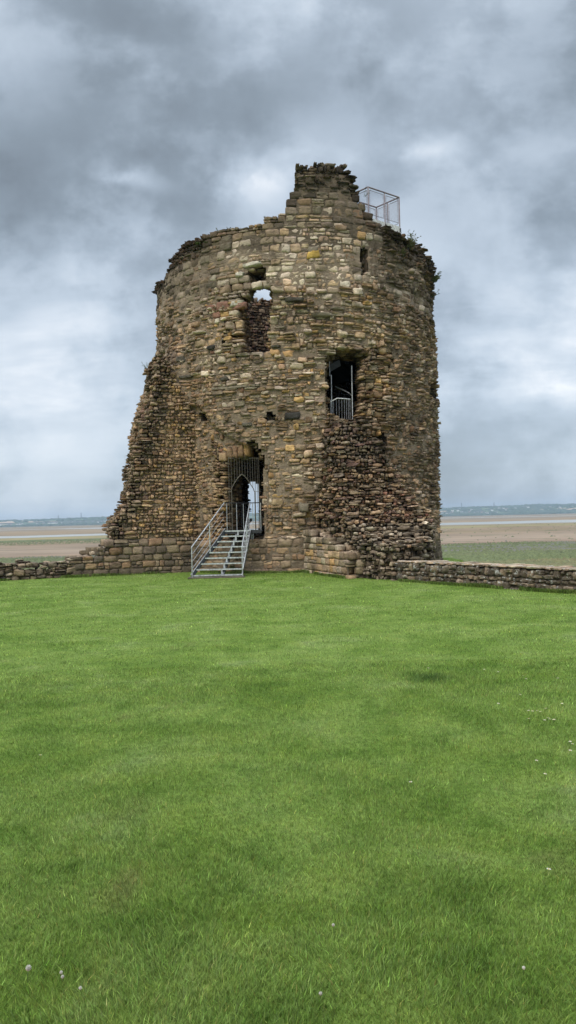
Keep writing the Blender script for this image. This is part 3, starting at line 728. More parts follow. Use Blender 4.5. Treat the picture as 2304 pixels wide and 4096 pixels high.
for args in ((430000, 1.7, 9.0, None, 1.0), (210000, 7.0, 32.0, None, 1.0), (len(fr), 0, 0, None, 3.0, fr)):
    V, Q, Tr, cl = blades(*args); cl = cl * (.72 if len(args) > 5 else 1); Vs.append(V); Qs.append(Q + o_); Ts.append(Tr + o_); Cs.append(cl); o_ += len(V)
tag(mesh('grass', np.vstack(Vs), [np.vstack(Qs), np.vstack(Ts)], M_blade, col=np.vstack(Cs)), 'short mown green grass blades covering the lawn', 'grass', kind='stuff')

# flowers in the lawn
M_petal = metal('white_petal', (.6, .57, .5), .8, 0); M_pink = metal('pinkish_floret', (.5, .36, .28), .8, 0); M_stalk = leaf_mat('stalk', (.06, .1, .03), (.1, .15, .05))
def flower(kind):
    root = empty(kind)
    if kind == 'daisy':
        MB().tube((0, 0, 0), (0, 0, .04), .0015, 5).build('stalk', M_stalk, root)
        mb = MB()
        for k in range(12):
            t = k * math.pi / 6; c_, s_ = math.cos(t), math.sin(t)
            mb.add([(0, 0, .041), (c_ * .010 - s_ * .004, s_ * .010 + c_ * .004, .044), (c_ * .019, s_ * .019, .045), (c_ * .010 + s_ * .004, s_ * .010 - c_ * .004, .044)], [[0, 1, 2, 3]])
        mb.build('petals', M_petal, root)
        MB().tube((0, 0, .042), (0, 0, .048), .005, 8, r1=.003).build('centre', metal('daisy_centre', (.6, .45, .05), .8, 0) if 'daisy_centre' not in bpy.data.materials else bpy.data.materials['daisy_centre'], root)
    else:
        MB().tube((0, 0, 0), (.004, 0, .055), .002, 5).build('stalk', M_stalk, root)
        mb = MB(); mb2 = MB()
        for k in range(60):
            ph = math.acos(1 - 2 * (k + .5) / 60); t = k * 2.4; d = np.array([math.sin(ph) * math.cos(t), math.sin(ph) * math.sin(t), math.cos(ph)])
            (mb if (ph < 1.9) else mb2).tube(np.array([.004, 0, .06]) + d * .003, np.array([.004, 0, .06]) + d * .0125, .0016, 4, r1=.0009)
        mb.build('florets', M_petal, root); mb2.build('faded_florets', M_pink, root)
    return root
def put(root, u, v, rs=1.0):
    d = ray(u, v); t = (EYE[2] - .1) / -d[2]
    for _ in range(6):
        p_ = EYE + d * t; zt = float(lawn_z(p_[0], p_[1])) + .045; t = (EYE[2] - zt) / -d[2]
    p_ = EYE + d * t; root.location = (p_[0], p_[1], float(lawn_z(p_[0], p_[1])) ); root.rotation_euler = (0.12, 0, random.uniform(0, 6)); root.scale = (rs,) * 3
def copy_tree(o):
    c_ = o.copy(); C.objects.link(c_)
    for ch in o.children:
        k = ch.copy(); C.objects.link(k); k.parent = c_
    return c_
cl0 = flower('clover_flower')
put(cl0, 107, 3882, .85); tag(cl0, 'white clover flower head lowest in the left corner of the lawn', 'flower', 'clover flowers in the near grass')
for u, v, lab in [(240, 3872, 'white upper clover flower of the close pair left of centre'), (254, 3890, 'faded pinkish lower clover flower of the close pair'), (318, 3932, 'small white clover flower just right of the close pair'),
                  (1335, 3686, 'pinkish white clover flower in the grass right of the middle'), (1280, 3958, 'pale clover flower near the bottom edge right of the middle'), (2090, 3852, 'small white clover flower near the right bottom corner')]:
    k = copy_tree(cl0); put(k, u, v, .5); k['label'] = lab
d0 = flower('daisy'); DS = [(1520 + 800 * x, 2600 + 500 * y) for x, y in ((.47, .14), (.59, .16), (.83, .08), (.52, .14), (.73, .215), (.715, .19), (.89, .21), (.59, .41), (.70, .34), (.83, .45), (.91, .41), (.745, .53), (.865, .54), (.98, .71), (.95, .78), (.155, 1.03), (.84, 1.72), (.78, .86), (.24, .13), (.96, .73))]
DS += [(2115, 2833), (2128, 2835), (2150, 2834), (2162, 2838), (2190, 2862), (2200, 2867), (2178, 2870), (2215, 2868), (2178, 3083), (1668, 2488), (2045, 2475), (2062, 2476), (1185, 2302), (160, 3010)]
first = True
for u, v in DS:
    if u > 2290: u = 2280
    k = d0 if first else copy_tree(d0); first = False
    put(k, u, v, .62 if v > 2600 else .8); tag(k, 'tiny white daisy dotted in the mown lawn', 'daisy', 'white daisies scattered over the lawn')

# ------------------------------------------------------------------ estuary
m, nt, n, l, p = new_mat('estuary_mud')
geo = n.new('ShaderNodeNewGeometry'); sx = n.new('ShaderNodeSeparateXYZ'); l.new(geo.outputs['Position'], sx.inputs[0])
mp = n.new('ShaderNodeMapping'); mp.inputs['Scale'].default_value = (.25, 1, 1); l.new(geo.outputs['Position'], mp.inputs['Vector'])
w1 = tex(n, l, .02, 5, .6, mp.outputs[0]); w2 = tex(n, l, .12, 5, .65, mp.outputs[0])
yy = mth(n, l, 'ADD', mth(n, l, 'MULTIPLY', sx.outputs['X'], -.16), sx.outputs['Y'])
inv = mth(n, l, 'DIVIDE', 120.0, mth(n, l, 'MAXIMUM', yy, 60.0))             # 1 at 120 m, falling with distance
inv = mth(n, l, 'ADD', inv, mth(n, l, 'MULTIPLY', mth(n, l, 'SUBTRACT', w1.outputs[0], .5), .06))
br, tn, gr_, gd = (.26, .19, .145), (.33, .27, .22), (.13, .15, .06), (.085, .11, .04)
r = ramp(n, [(0.0, (.22, .25, .14)), (.035, (.2, .19, .13)), (.06, (.30, .25, .2)), (.12, (.27, .24, .21)), (.2, (.33, .26, .19)), (.30, (.26, .22, .17)), (.36, (.32, .29, .16)), (.43, (.29, .225, .17)), (.5, (.25, .2, .13)), (.56, (.3, .235, .18)), (.72, (.34, .275, .225)), (.88, (.3, .22, .17)), (.91, (.2, .12, .075)), (.94, gd), (1.0, gr_)])
l.new(inv, r.inputs[0])
r2 = ramp(n, [(.35, (.6, .57, .52)), (.5, (1, 1, 1)), (.62, (1.2, 1.16, 1.13))]); l.new(w2.outputs[0], r2.inputs[0])
c = mixc(n, l, r.outputs[0], r2.outputs[0], .9, 'MULTIPLY'); c = mixc(n, l, c, (.80, .755, .66), 1.0, 'MULTIPLY')
mp2 = n.new('ShaderNodeMapping'); mp2.inputs['Scale'].default_value = (.3, .35, 1); l.new(geo.outputs['Position'], mp2.inputs['Vector'])
w3 = tex(n, l, .35, 4, .6, mp2.outputs[0]); r3 = ramp(n, [(.60, (0, 0, 0)), (.66, (1, 1, 1))]); l.new(w3.outputs[0], r3.inputs[0])
near = ramp(n, [(.40, (0, 0, 0)), (.44, (1, 1, 1)), (.8, (.7, .7, .7)), (.9, (0, 0, 0))]); l.new(inv, near.inputs[0])
rightm = ramp(n, [(.48, (.1, .1, .1)), (.56, (1, 1, 1))]); l.new(mth(n, l, 'ADD', mth(n, l, 'MULTIPLY', sx.outputs['X'], .003), .5), rightm.inputs[0])
c = mixc(n, l, c, (.10, .11, .05), mth(n, l, 'MULTIPLY', mth(n, l, 'MULTIPLY', r3.outputs[0], near.outputs[0]), rightm.outputs[0]))
# green strip on the left beyond the mud
gs = ramp(n, [(.385, (0, 0, 0)), (.40, (1, 1, 1)), (.455, (1, 1, 1)), (.47, (0, 0, 0))]); l.new(inv, gs.inputs[0])
leftm = ramp(n, [(.44, (1, 1, 1)), (.5, (0, 0, 0))]); l.new(mth(n, l, 'ADD', mth(n, l, 'MULTIPLY', sx.outputs['X'], .003), .5), leftm.inputs[0])
c = mixc(n, l, c, (.11, .13, .055), mth(n, l, 'MULTIPLY', gs.outputs[0], leftm.outputs[0]))
l.new(c, p.inputs['Base Color']); p.inputs['Roughness'].default_value = .75; p.inputs['Specular IOR Level'].default_value = .2
b = n.new('ShaderNodeBump'); b.inputs['Strength'].default_value = .4; b.inputs['Distance'].default_value = .3; l.new(w2.outputs[0], b.inputs['Height']); l.new(b.outputs[0], p.inputs['Normal'])
gx = np.linspace(-4200, 4200, 43); gy = np.concatenate([[-60, 0], np.geomspace(50, 6400, 60)])
GX, GY = np.meshgrid(gx, gy, indexing='ij'); n1, n2 = GX.shape
P = np.stack([GX, GY, np.full(GX.shape, MARSH)], -1).reshape(-1, 3); ii = (np.arange(n1 - 1)[:, None] * n2 + np.arange(n2 - 1)[None]).ravel()
tag(mesh('mudflats', P, np.stack([ii, ii + n2, ii + n2 + 1, ii + 1], 1), m), kind='structure')
m, nt, n, l, p = new_mat('river_water')
p.inputs['Base Color'].default_value = (.30, .30, .28, 1); p.inputs['Roughness'].default_value = .3; p.inputs['IOR'].default_value = 1.33
geo = n.new('ShaderNodeNewGeometry'); t = tex(n, l, .6, 3, .5, geo.outputs['Position']); b = n.new('ShaderNodeBump'); b.inputs['Strength'].default_value = .08; l.new(t.outputs[0], b.inputs['Height']); l.new(b.outputs[0], p.inputs['Normal'])
M_water = m
def ground_pt(u, v, z=MARSH):
    d = ray(u, v); return EYE + d * (EYE[2] - z) / -d[2]
def channel(top, bot, k):
    n_ = 60; us = np.linspace(-700, 3000, n_); V = []
    for u in us:
        for tb in (top, bot):
            v = np.interp(u, [q[0] for q in tb], [q[1] for q in tb]); V.append(ground_pt(u, v, MARSH + .02 + .004 * k) + np.array([0, 6 * float(noise(u * .01, k, 0, 5)), 0]))
    Q = [[2 * i, 2 * i + 1, 2 * i + 3, 2 * i + 2] for i in range(n_ - 1)]
    tag(mesh('river', V, np.array(Q), M_water), kind='structure')
channel([(-700, 2162), (0, 2146), (440, 2133), (1750, 2092), (2304, 2078), (3000, 2062)], [(-700, 2174), (0, 2154), (440, 2140), (1750, 2101), (2304, 2089), (3000, 2078)], 0)
channel([(-700, 2137), (200, 2115.5), (440, 2109), (1750, 2072), (3000, 2050)], [(-700, 2137.6), (200, 2116.5), (440, 2114), (1750, 2073.5), (3000, 2051)], 1)

# salt marsh tussocks
m, nt, n, l, p = new_mat('marsh_plants')
a = n.new('ShaderNodeVertexColor'); a.layer_name = 'Col'; l.new(a.outputs['Color'], p.inputs['Base Color']); p.inputs['Roughness'].default_value = .85
N = 42000; Y = rng.uniform(48, 152, N) ** 1.0; X = rng.uniform(-.6, .6, N) * Y * 1.0
lim = 134 + .16 * X + 6 * fbm(X * .05, Y * .02, 0, 8); kp = (Y < lim); X, Y = X[kp], Y[kp]
N2 = 2600; Y2 = rng.uniform(225, 285, N2); X2 = rng.uniform(-.45, -.02, N2) * Y2; X = np.concatenate([X, X2]); Y = np.concatenate([Y, Y2 + .16 * X2])
N3 = 260; Y3 = rng.uniform(140, 380, N3); X3 = rng.uniform(.1, .5, N3) * Y3; X = np.concatenate([X, X3]); Y = np.concatenate([Y, Y3 + .16 * X3])
N = len(X); h = rng.uniform(.08, .3, N) * (1 + .5 * fbm(X * .1, Y * .1, 0, 9)); w = rng.uniform(.3, 1.0, N); th = rng.random(N) * 3.14
V = np.zeros((N, 6, 3))
for k in range(5):
    t = th + k * 6.283 / 5; V[:, k] = np.stack([X + np.cos(t) * w * .5, Y + np.sin(t) * w * .5, np.full(N, MARSH - .02)], 1)
V[:, 5] = np.stack([X + rng.normal(0, .08, N), Y, MARSH + h], 1)
bb = (np.arange(N) * 6)[:, None]; Tr = np.vstack([bb + np.array([k, (k + 1) % 5, 5]) for k in range(5)])
f_ = smooth(85, 128, Y - .16 * X) ; f_ = np.clip(f_ + .35 * fbm(X * .04, Y * .1, 0, 12), 0, 1)[:, None]
ol = smooth(-.1, .35, fbm(X * .02, Y * .12, 0, 19))[:, None]; col = (1 - f_) * (np.array([.105, .125, .045]) * (1 - ol) + ol * np.array([.15, .13, .055])) + f_ * np.array([.095, .11, .045]); col = col * np.exp(rng.normal(0, .13, (N, 1)))
gp = ((fbm(X * .05, Y * .3, 0, 23) > .35) & (f_[:, 0] > .4))[:, None]; col = np.where(gp, np.array([.13, .125, .10]), col)
tag(mesh('saltmarsh', V.reshape(-1, 3), Tr, m, col=np.repeat(col, 6, 0)), 'green and olive saltmarsh tussocks between the castle and the mud', 'marsh plants', kind='stuff')

# ------------------------------------------------------------------ far shore
DS_ = 4300.0
m, nt, n, l, p = new_mat('far_fields')
geo = n.new('ShaderNodeNewGeometry'); v_ = n.new('ShaderNodeTexVoronoi'); v_.inputs['Scale'].default_value = .004; l.new(geo.outputs['Position'], v_.inputs['Vector'])
sp = n.new('ShaderNodeSeparateColor'); l.new(v_.outputs['Color'], sp.inputs[0]); r = ramp(n, [(.0, (.07, .11, .04)), (.35, (.09, .13, .05)), (.55, (.12, .16, .07)), (.72, (.36, .27, .17)), (.9, (.1, .14, .05))]); r.color_ramp.interpolation = 'CONSTANT'
l.new(sp.outputs[0], r.inputs[0]); l.new(r.outputs[0], p.inputs['Base Color']); p.inputs['Roughness'].default_value = 1
hx = np.linspace(-4000, 4000, 260); hy = np.linspace(0, 1500, 26)
def ridge(x):
    u_ = 1152 + x / 5200 * F
    return 44 + 8 * fbm(x * .0012, 0, 0, 33) + 12 * smooth(1300, 2600, u_)
def hill_z(x, t): return MARSH + 1.5 + (ridge(x)) * smooth(90, 1050, t) * (1 + .05 * noise(x * .004, t * .004, 0, 3)) * np.where(t > 1100, 1 - (t - 1100) / 1500, 1)
GX, GT = np.meshgrid(hx, hy, indexing='ij'); n1, n2 = GX.shape
P = np.stack([GX, DS_ + GT, hill_z(GX, GT)], -1).reshape(-1, 3); ii = (np.arange(n1 - 1)[:, None] * n2 + np.arange(n2 - 1)[None]).ravel()
tag(mesh('hills', P, np.stack([ii, ii + n2, ii + n2 + 1, ii + 1], 1), m, smooth_=True), kind='structure')
M_wood_far = leaf_mat('far_wood_leaf', (.025, .045, .018), (.055, .085, .035), .03, 0)
# wood masses: lumpy crowns
N = 5200; X = rng.uniform(-2300, 2300, N); Tt = rng.uniform(10, 1180, N)
dens = fbm(X * .004, Tt * .006, 0, 44, 3)
kp = (dens > .0) | (Tt > 1000) | (Tt < 90) | ((X > 250) & (rng.random(N) < .35)); X, Tt = X[kp], Tt[kp]; N = len(X)
ico = [(0, 0, 1)] + [(math.cos(k * 1.0472) * .85, math.sin(k * 1.0472) * .85, .45) for k in range(6)] + [(math.cos(k * 1.0472 + .5), math.sin(k * 1.0472 + .5), -.5) for k in range(6)]
tri = [[0, 1 + k, 1 + (k + 1) % 6] for k in range(6)] + [[1 + k, 7 + k, 1 + (k + 1) % 6] for k in range(6)] + [[1 + (k + 1) % 6, 7 + k, 7 + (k + 1) % 6] for k in range(6)]
ico = np.array(ico); sz = rng.uniform(7, 16, N) * np.where(Tt < 90, .6, 1)
V = ico[None] * np.stack([sz * 1.7, sz, sz * .62], 1)[:, None] * np.exp(rng.normal(0, .12, (N, 13, 1))) + np.stack([X, DS_ + Tt, hill_z(X, Tt) + sz * .22], 1)[:, None]
Tr = (np.array(tri)[None] + (np.arange(N) * 13)[:, None, None]).reshape(-1, 3)
tag(mesh('distant_woods', V.reshape(-1, 3), Tr, M_wood_far), 'hazy dark green woods along the far shore hills', 'woods', kind='stuff')
# houses
M_white = metal('white_render', (.75, .74, .7), .9, 0); M_slate = metal('slate_roof', (.16, .15, .15), .9, 0); M_brick = metal('pinkish_brick', (.4, .3, .25), .9, 0)
def house(L_, W_, H_, mat=M_white):
    root = empty('distant_house')
    MB().box((0, 0, H_ / 2), (L_, W_, H_)).build('walls', mat, root)
    o, e = .6, H_ + W_ * .38
    MB().add([(-L_ / 2 - o, -W_ / 2 - o, H_ - .2), (L_ / 2 + o, -W_ / 2 - o, H_ - .2), (L_ / 2 + o, W_ / 2 + o, H_ - .2), (-L_ / 2 - o, W_ / 2 + o, H_ - .2), (-L_ / 2 - o, 0, e), (L_ / 2 + o, 0, e)], [[0, 1, 5, 4], [2, 3, 4, 5], [0, 4, 3], [1, 2, 5], [3, 2, 1, 0]]).build('roof', M_slate, root)
    return root
hp = [house(14, 9, 8), house(34, 10, 7), house(16, 9, 8, M_brick)]
HS = [(72, 2101, 0), (83, 2100, 0), (92, 2099, 0), (36, 2101, 0), (45, 2101, 2), (4, 2102, 0), (152, 2098, 0), (178, 2097, 2), (200, 2096, 0), (214, 2095, 0), (222, 2094, 0), (230, 2096, 0), (258, 2094, 1), (272, 2093, 1), (292, 2093, 1), (305, 2093, 2), (318, 2092, 1), (334, 2092, 1), (357, 2092, 1), (372, 2091, 1), (388, 2091, 1), (402, 2090, 1), (425, 2089, 1)]
HS += [(1650 + u * .4513, 1950 + v * .4513, k) for u, v, k in [(262, 238, 0), (300, 238, 0), (330, 240, 0), (352, 212, 0), (345, 228, 2), (398, 210, 0), (410, 196, 0), (432, 225, 0), (462, 238, 0), (500, 222, 2), (520, 205, 0), (548, 232, 0), (572, 228, 0), (590, 212, 0), (612, 226, 2), (640, 234, 0), (660, 236, 0), (700, 208, 0), (722, 232, 0), (740, 228, 0), (762, 190, 0), (785, 200, 2), (800, 192, 0), (815, 205, 0), (830, 196, 2), (905, 190, 0), (988, 178, 1), (1020, 180, 0), (1160, 182, 0), (1215, 180, 0), (1300, 182, 0)]]
for q, (u, v, k) in enumerate(HS):
    r_ = hp[k] if hp[k].get('used') is None else copy_tree(hp[k])
    d = ray(u, v); best = None
    for t in np.arange(20, 1050, 10.0):
        p_ = EYE + d * (DS_ + t); 
        if hill_z(p_[0], t) >= p_[2] or t > 1030: best = t; break
    p_ = EYE + d * (DS_ + best - 12); r_.location = (p_[0], p_[1] - 14, max(float(hill_z(p_[0], best - 12)), p_[2] - 5)); r_.rotation_euler = (0, 0, random.uniform(-.5, .5))
    side = 'left' if u < 1152 else 'right'
    lab = {0: 'tiny white house on the far shore %s of the tower', 1: 'long low white building on the far shore %s of the tower', 2: 'tiny pinkish brick house on the far shore %s of the tower'}[k] % side
    tag(r_, lab, 'house', 'distant houses on the far shore %s of the tower' % side); hp[k]['used'] = 1
for h_ in hp:
    if 'used' in h_: del h_['used']
for o in bpy.data.objects:
    if 'used' in o: del o['used']
# stubble fields seen as pale strips
M_stub = metal('stubble', (.5, .36, .24), 1, 0); M_past = metal('pasture', (.13, .2, .07), 1, 0)
def field(u0, u1, v0, v1, mat, lab):
    V = []
    for u, v in ((u0, v1), (u1, v1 - (u1 - u0) * .024), (u1 - 10, v0 - (u1 - u0) * .024), (u0 + 4, v0)):
        d = ray(u, v)
        for t in np.arange(60, 1200, 5.0):
            p_ = EYE + d * (DS_ + t)
            if hill_z(p_[0], t) + 3.5 >= p_[2]: break
        V.append((p_[0], p_[1], float(hill_z(p_[0], t)) + 3.5))
    tag(mesh('field', V, np.array([[0, 1, 2, 3]]), mat), kind='structure')
field(-40, 60, 2087, 2094, M_stub, ''); field(60, 112, 2081, 2086, M_stub, ''); field(110, 140, 2085, 2090, M_stub, ''); field(140, 232, 2080, 2088, M_stub, ''); field(275, 345, 2079, 2084, M_past, ''); field(350, 372, 2073, 2081, M_past, '')
field(2080, 2175, 2036, 2043, M_stub, ''); field(2225, 2330, 2033, 2040, M_stub, ''); field(2050, 2304, 2046, 2052, M_past, '')
# pylons on the skyline
def pylon(u, h_):
    x = (u - 1152) / F * 5200; t = 1060; z = float(hill_z(x, t)); mb = MB()
    for sx_, sy_ in ((-1, -1), (1, -1), (1, 1), (-1, 1)): mb.tube((sx_ * 3, sy_ * 3, 0), (sx_ * .6, sy_ * .6, h_), .55, 4)
    for k in range(6):
        z0, z1 = h_ * k / 6, h_ * (k + 1) / 6; w0, w1 = 3 - 2.4 * k / 6, 3 - 2.4 * (k + 1) / 6
        mb.tube((-w0, -w0, z0), (w1, -w1, z1), .3, 4).tube((w0, -w0, z0), (-w1, -w1, z1), .3, 4)
    for k in (.62, .76, .9): mb.tube((-6, 0, h_ * k), (6, 0, h_ * k), .4, 4)
    o = mb.build('pylon', M_dark, origin=(0, 0, 0)); o.location = (x, DS_ + t, z); return o
for u, h_, lab in ((205, 34, 'left pylon on the far hills'), (299, 46, 'tall middle pylon on the far hills left of the tower'), (436, 42, 'grey pylon on the far hills closest to the sloping broken wall'), (1868, 40, 'small pylon on the far hills just right of the tower'), (2002, 38, 'small pylon on the far hills near the right edge')):
    tag(pylon(u, h_), lab if len(lab.split()) > 5 else 'leftmost thin grey pylon on the far hills', 'pylon', 'pylons on the far hills')

# ------------------------------------------------------------------ entrance staircase
Yb, Yt = 25.35, 27.15
st = empty('metal_staircase', tuple(np.append(at(868, 2300, Yb)[:2], 0)))
tag(st, 'flared galvanised metal staircase with nine open treads rising to the tower doorway', 'staircase')
def edge(side, k):                                   # tread ends; k = 0 (bottom) .. 8 (top)
    f = k / 8.0; Y = Yb + (Yt - Yb) * f
    a0, a1 = ((769, 2299), (899, 2122)) if side == 'l' else ((966, 2299), (1000, 2122))
    p0, p1 = at(*a0, Yb), at(*a1, Yt); p_ = p0 + (p1 - p0) * f; p_[1] = Y; return p_
for k in range(9):
    a, b = edge('l', k), edge('r', k); zt = (a[2] + b[2]) / 2; a[2] = b[2] = zt
    MB().box(((a[0] + b[0]) / 2, a[1] + .12, zt - .012), (b[0] - a[0], .21, .02)).build('tread', M_tread, st)
    tr_ = bpy.context.scene.objects[-1] if False else None
    o = [c_ for c_ in st.children if c_.name.startswith('tread')][-1]
    mb = MB().box(((a[0] + b[0]) / 2, a[1] - .002, zt - .016), (b[0] - a[0], .03, .042)); nz_ = mb.build('nosing', M_nose, st)
    nz_.parent = o
for sd in 'lr':
    p0, p1 = edge(sd, -.15), edge(sd, 8.25); e = -.02 if sd == 'l' else .02
    c = []
    for q in (p0, p1):
        pass
    d = np.array([0, 0, 1.0]); x0, x1 = (e - .006, e + .006)
    V = [p0 + [x0, 0, -.14], p0 + [x1, 0, -.14], p1 + [x1, 0, -.2], p1 + [x0, 0, -.2], p0 + [x0, 0, .03], p0 + [x1, 0, .03], p1 + [x1, 0, .03], p1 + [x0, 0, .03]]
    MB().hexa(V).build('stringer', M_tread, st)
    MB().tube(p0 + [e, -.01, .03], p1 + [e, -.01, .03], .014, 6).build('stringer_edge', M_galv, st)
# centre carriage: short uprights under each tread
for k in range(8):
    a, b = (edge('l', k) + edge('r', k)) / 2, (edge('l', k + 1) + edge('r', k + 1)) / 2
    a[0] += .12; b[0] += .12 * (1 - (k + 1) / 8)
    MB().box(((a[0] + b[0]) / 2, b[1] - .03, (a[2] + b[2]) / 2 + .0), (.055, .02, b[2] - a[2] - .03)).build('riser_bracket', M_galv, st)
p0, p1 = (edge('l', 0) + edge('r', 0)) / 2, (edge('l', 8) + edge('r', 8)) / 2
MB().hexa([p0 + [.10, .1, -.12], p0 + [.2, .1, -.12], p1 + [.05, .1, -.22], p1 + [-.05, .1, -.22], p0 + [.10, .1, -.04], p0 + [.2, .1, -.04], p1 + [.05, .1, -.05], p1 + [-.05, .1, -.05]]).build('centre_beam', M_tread, st)
def railset(sd):
    fb = edge(sd, -.25); ft = edge(sd, 8.1); e = np.array([-.03 if sd == 'l' else .03, 0, 0])
    bot = at(766.5 if sd == 'l' else 968, 2189 if sd == 'l' else 2188, fb[1]); top = at(896.5 if sd == 'l' else 999, 2012, ft[1])
    g = np.array([bot[0], bot[1], 0.0])
    MB().path([g, bot, top], .021, 10).build('handrail', M_galv, st)
    for f in (.27, .52, .76):
        H = .93 * (1 - f)
        a = bot + (top - bot) * .02 + np.array([0, 0, -.94 * f + .0]); b = bot + (top - bot) * .97 + np.array([0, 0, -.94 * f])
        MB().tube(a, b, .0085, 6).build('mid_rail', M_galv, st)
    m_ = bot + (top - bot) * .53; MB().box(m_ + np.array([0, 0, -.49]), (.035, .014, .98)).build('post', M_galv, st)
    MB().box((g[0], g[1], .012), (.12, .12, .02)).build('base_plate', M_galv, st)
    return bot, top
_, tl = railset('l'); _, tr2 = railset('r')
# concrete pad
pa = edge('l', -.4); MB().box(((edge('l', 0)[0] + edge('r', 0)[0]) / 2, Yb - .05, .012), (1.85, .55, .03)).build('footing_pad', stone_mat('pad_concrete', False, (.16, .14, .11)), st)
# landing and its guard rails
zl = (edge('l', 8)[2] + edge('r', 8)[2]) / 2
Xl, Xr = edge('l', 8)[0], at(1046, 2122, 27.3)[0]
MB().box(((Xl + Xr) / 2, 27.9, zl - .06), (Xr - Xl, 1.45, .08)).build('landing', M_tread, st)
MB().box(((Xl + Xr) / 2, 27.16, zl - .05), (Xr - Xl, .02, .12)).build('landing_edge', M_dark, st)
for X_ in (at(1008, 2100, 27.2)[0], at(1012, 2100, 27.6)[0]): MB().box((X_, 27.22, zl / 2 - .05), (.05, .05, zl - .1)).build('landing_leg', M_galv, st)
def guard(p, q, posts, r=.018, name='guard_rail'):
    MB().tube(p, q, r, 8).build(name, M_dark, st)
    for f in posts:
        a = p + (q - p) * f; MB().tube(a, (a[0], a[1], zl), .014, 6).build('guard_post', M_galv, st)
gl0 = np.array([tl[0], tl[1], tl[2]]); gl1 = at(994, 2013, 27.9)
guard(gl0, gl1, (.1, .5, .78))
gr0 = np.array([tr2[0], tr2[1], tr2[2]]); gr1 = at(1043, 2010, 27.3)
guard(gr0, gr1, (.25, .97))

# ------------------------------------------------------------------ iron grille in the doorway
Yg = 27.62
gr = empty('door_grille', tuple(at(975, 2140, Yg))); tag(gr, 'tall iron bar grille with a pointed arch opening filling the tower doorway', 'grille')
def crop7(x, y): return 700 + x * .276, 1750 + y * .276
def G(x, y, Y=Yg): return at(*crop7(x, y), Y)
arch = [(815, 790), (822, 740), (850, 680), (890, 615), (930, 565), (970, 530), (1008, 560), (1052, 612), (1095, 680), (1135, 740), (1152, 790)]
MB().path([G(*q) for q in arch], .016, 6).build('arch_bar', M_iron, gr)
def arch_y(x): return float(np.interp(x, [q[0] for q in arch], [q[1] for q in arch]))
for x in (775, 812, 857, 895, 932, 970, 1010, 1048, 1085, 1120, 1155, 1188, 1212):
    y1 = arch_y(x) if 815 < x < 1152 else 1420
    MB().tube(G(x, 285), G(x + (y1 - 285) * .02, y1), .0085, 6).build('bar', M_iron, gr)
for x in (822, 1156): MB().tube(G(x, 790), G(x + 12, 1420), .017, 6).build('jamb_bar', M_iron, gr)
for y, xs2 in ((780, ((778, 822), (1152, 1238))), (1100, ((1160, 1240), (790, 830))), (1315, ((1160, 1245), (795, 832)))):
    for a, b in xs2: MB().tube(G(a, y), G(b, y), .010, 6).build('cross_bar', M_iron, gr)
MB().tube(G(770, 300), G(1215, 300), .012, 6).build('top_bar', M_iron, gr)
# open gate leaf folded inside
gt = empty('gate', tuple(G(960, 1400, 28.6))); tag(gt, 'dark iron gate leaf standing open inside the doorway behind the staircase', 'gate')
fr = [G(965, 960, 28.6), G(985, 960, 28.9), G(990, 1330, 28.9), G(970, 1330, 28.6)]
MB().path(fr + [fr[0]], .014, 6).build('frame', M_dark, gt)
for y in (1040, 1140, 1230): MB().tube(G(880, y, 28.6), G(1065, y, 28.9), .010, 6).build('crossbar', M_dark, gt)
for x in (880, 925, 1020, 1065): MB().tube(G(x, 960, 28.7), G(x + 6, 1330, 28.7), .010, 6).build('upright', M_dark, gt)

# ------------------------------------------------------------------ stair seen inside the middle window
def K(x, y, Y=27.9): return at(1280 + x * .138, 1380 + y * .138, Y)
sp_ = empty('inner_staircase', tuple(K(600, 2200))); tag(sp_, 'steel winding stair with handrails seen through the dark window right of the upper middle', 'staircase')
for x0, y0, x1, y1, r in ((322, 870, 345, 2000, .020), (920, 600, 948, 2250, .022), (270, 360, 285, 900, .012)):
    MB().tube(K(x0, y0), K(x1, y1), r, 8).build('post', M_galv, sp_)
MB().path([K(270, 1665), K(495, 1545), K(690, 1555), K(880, 1575)], .022, 8).build('handrail', M_galv, sp_)
MB().path([K(440, 1200, 28.6), K(720, 1330, 28.4), K(850, 1400, 28.3), K(905, 1450, 28.2)], .02, 8).build('handrail', M_galv, sp_)
for x in (300, 390, 475, 550, 630, 705, 765, 820, 865): MB().tube(K(x, 1580), K(x + 10, 2300), .0085, 6).build('baluster', M_galv, sp_)
for x in (475, 550, 625, 700, 775, 850): MB().tube(K(x, 1250 + (x - 475) * .45, 28.5), K(x, 1900, 28.5), .007, 5).build('baluster', M_dark, sp_)
mb = MB(); mb.add([K(270, 790), K(600, 600), K(560, 420), K(300, 545)], [[0, 1, 2, 3]])
V4 = [K(270, 790), K(600, 600), K(560, 430), K(300, 545)]; mb = MB(); mb.hexa([v + np.array([0, y, 0]) for y in (0, .03) for v in V4]); mb.build('tread_panel', M_dark, sp_)
for (x0, y0, x1, y1) in ((410, 500, 415, 700), (280, 655, 520, 650), (320, 520, 580, 515), (545, 440, 550, 620)): MB().tube(K(x0, y0, 27.86), K(x1, y1, 27.86), .008, 5).build('panel_bar', M_dark, sp_)
MB().box((K(600, 2150)[0], 28.3, K(600, 2150)[2]), (.9, .5, .04)).build('stair_landing', M_tread, sp_)

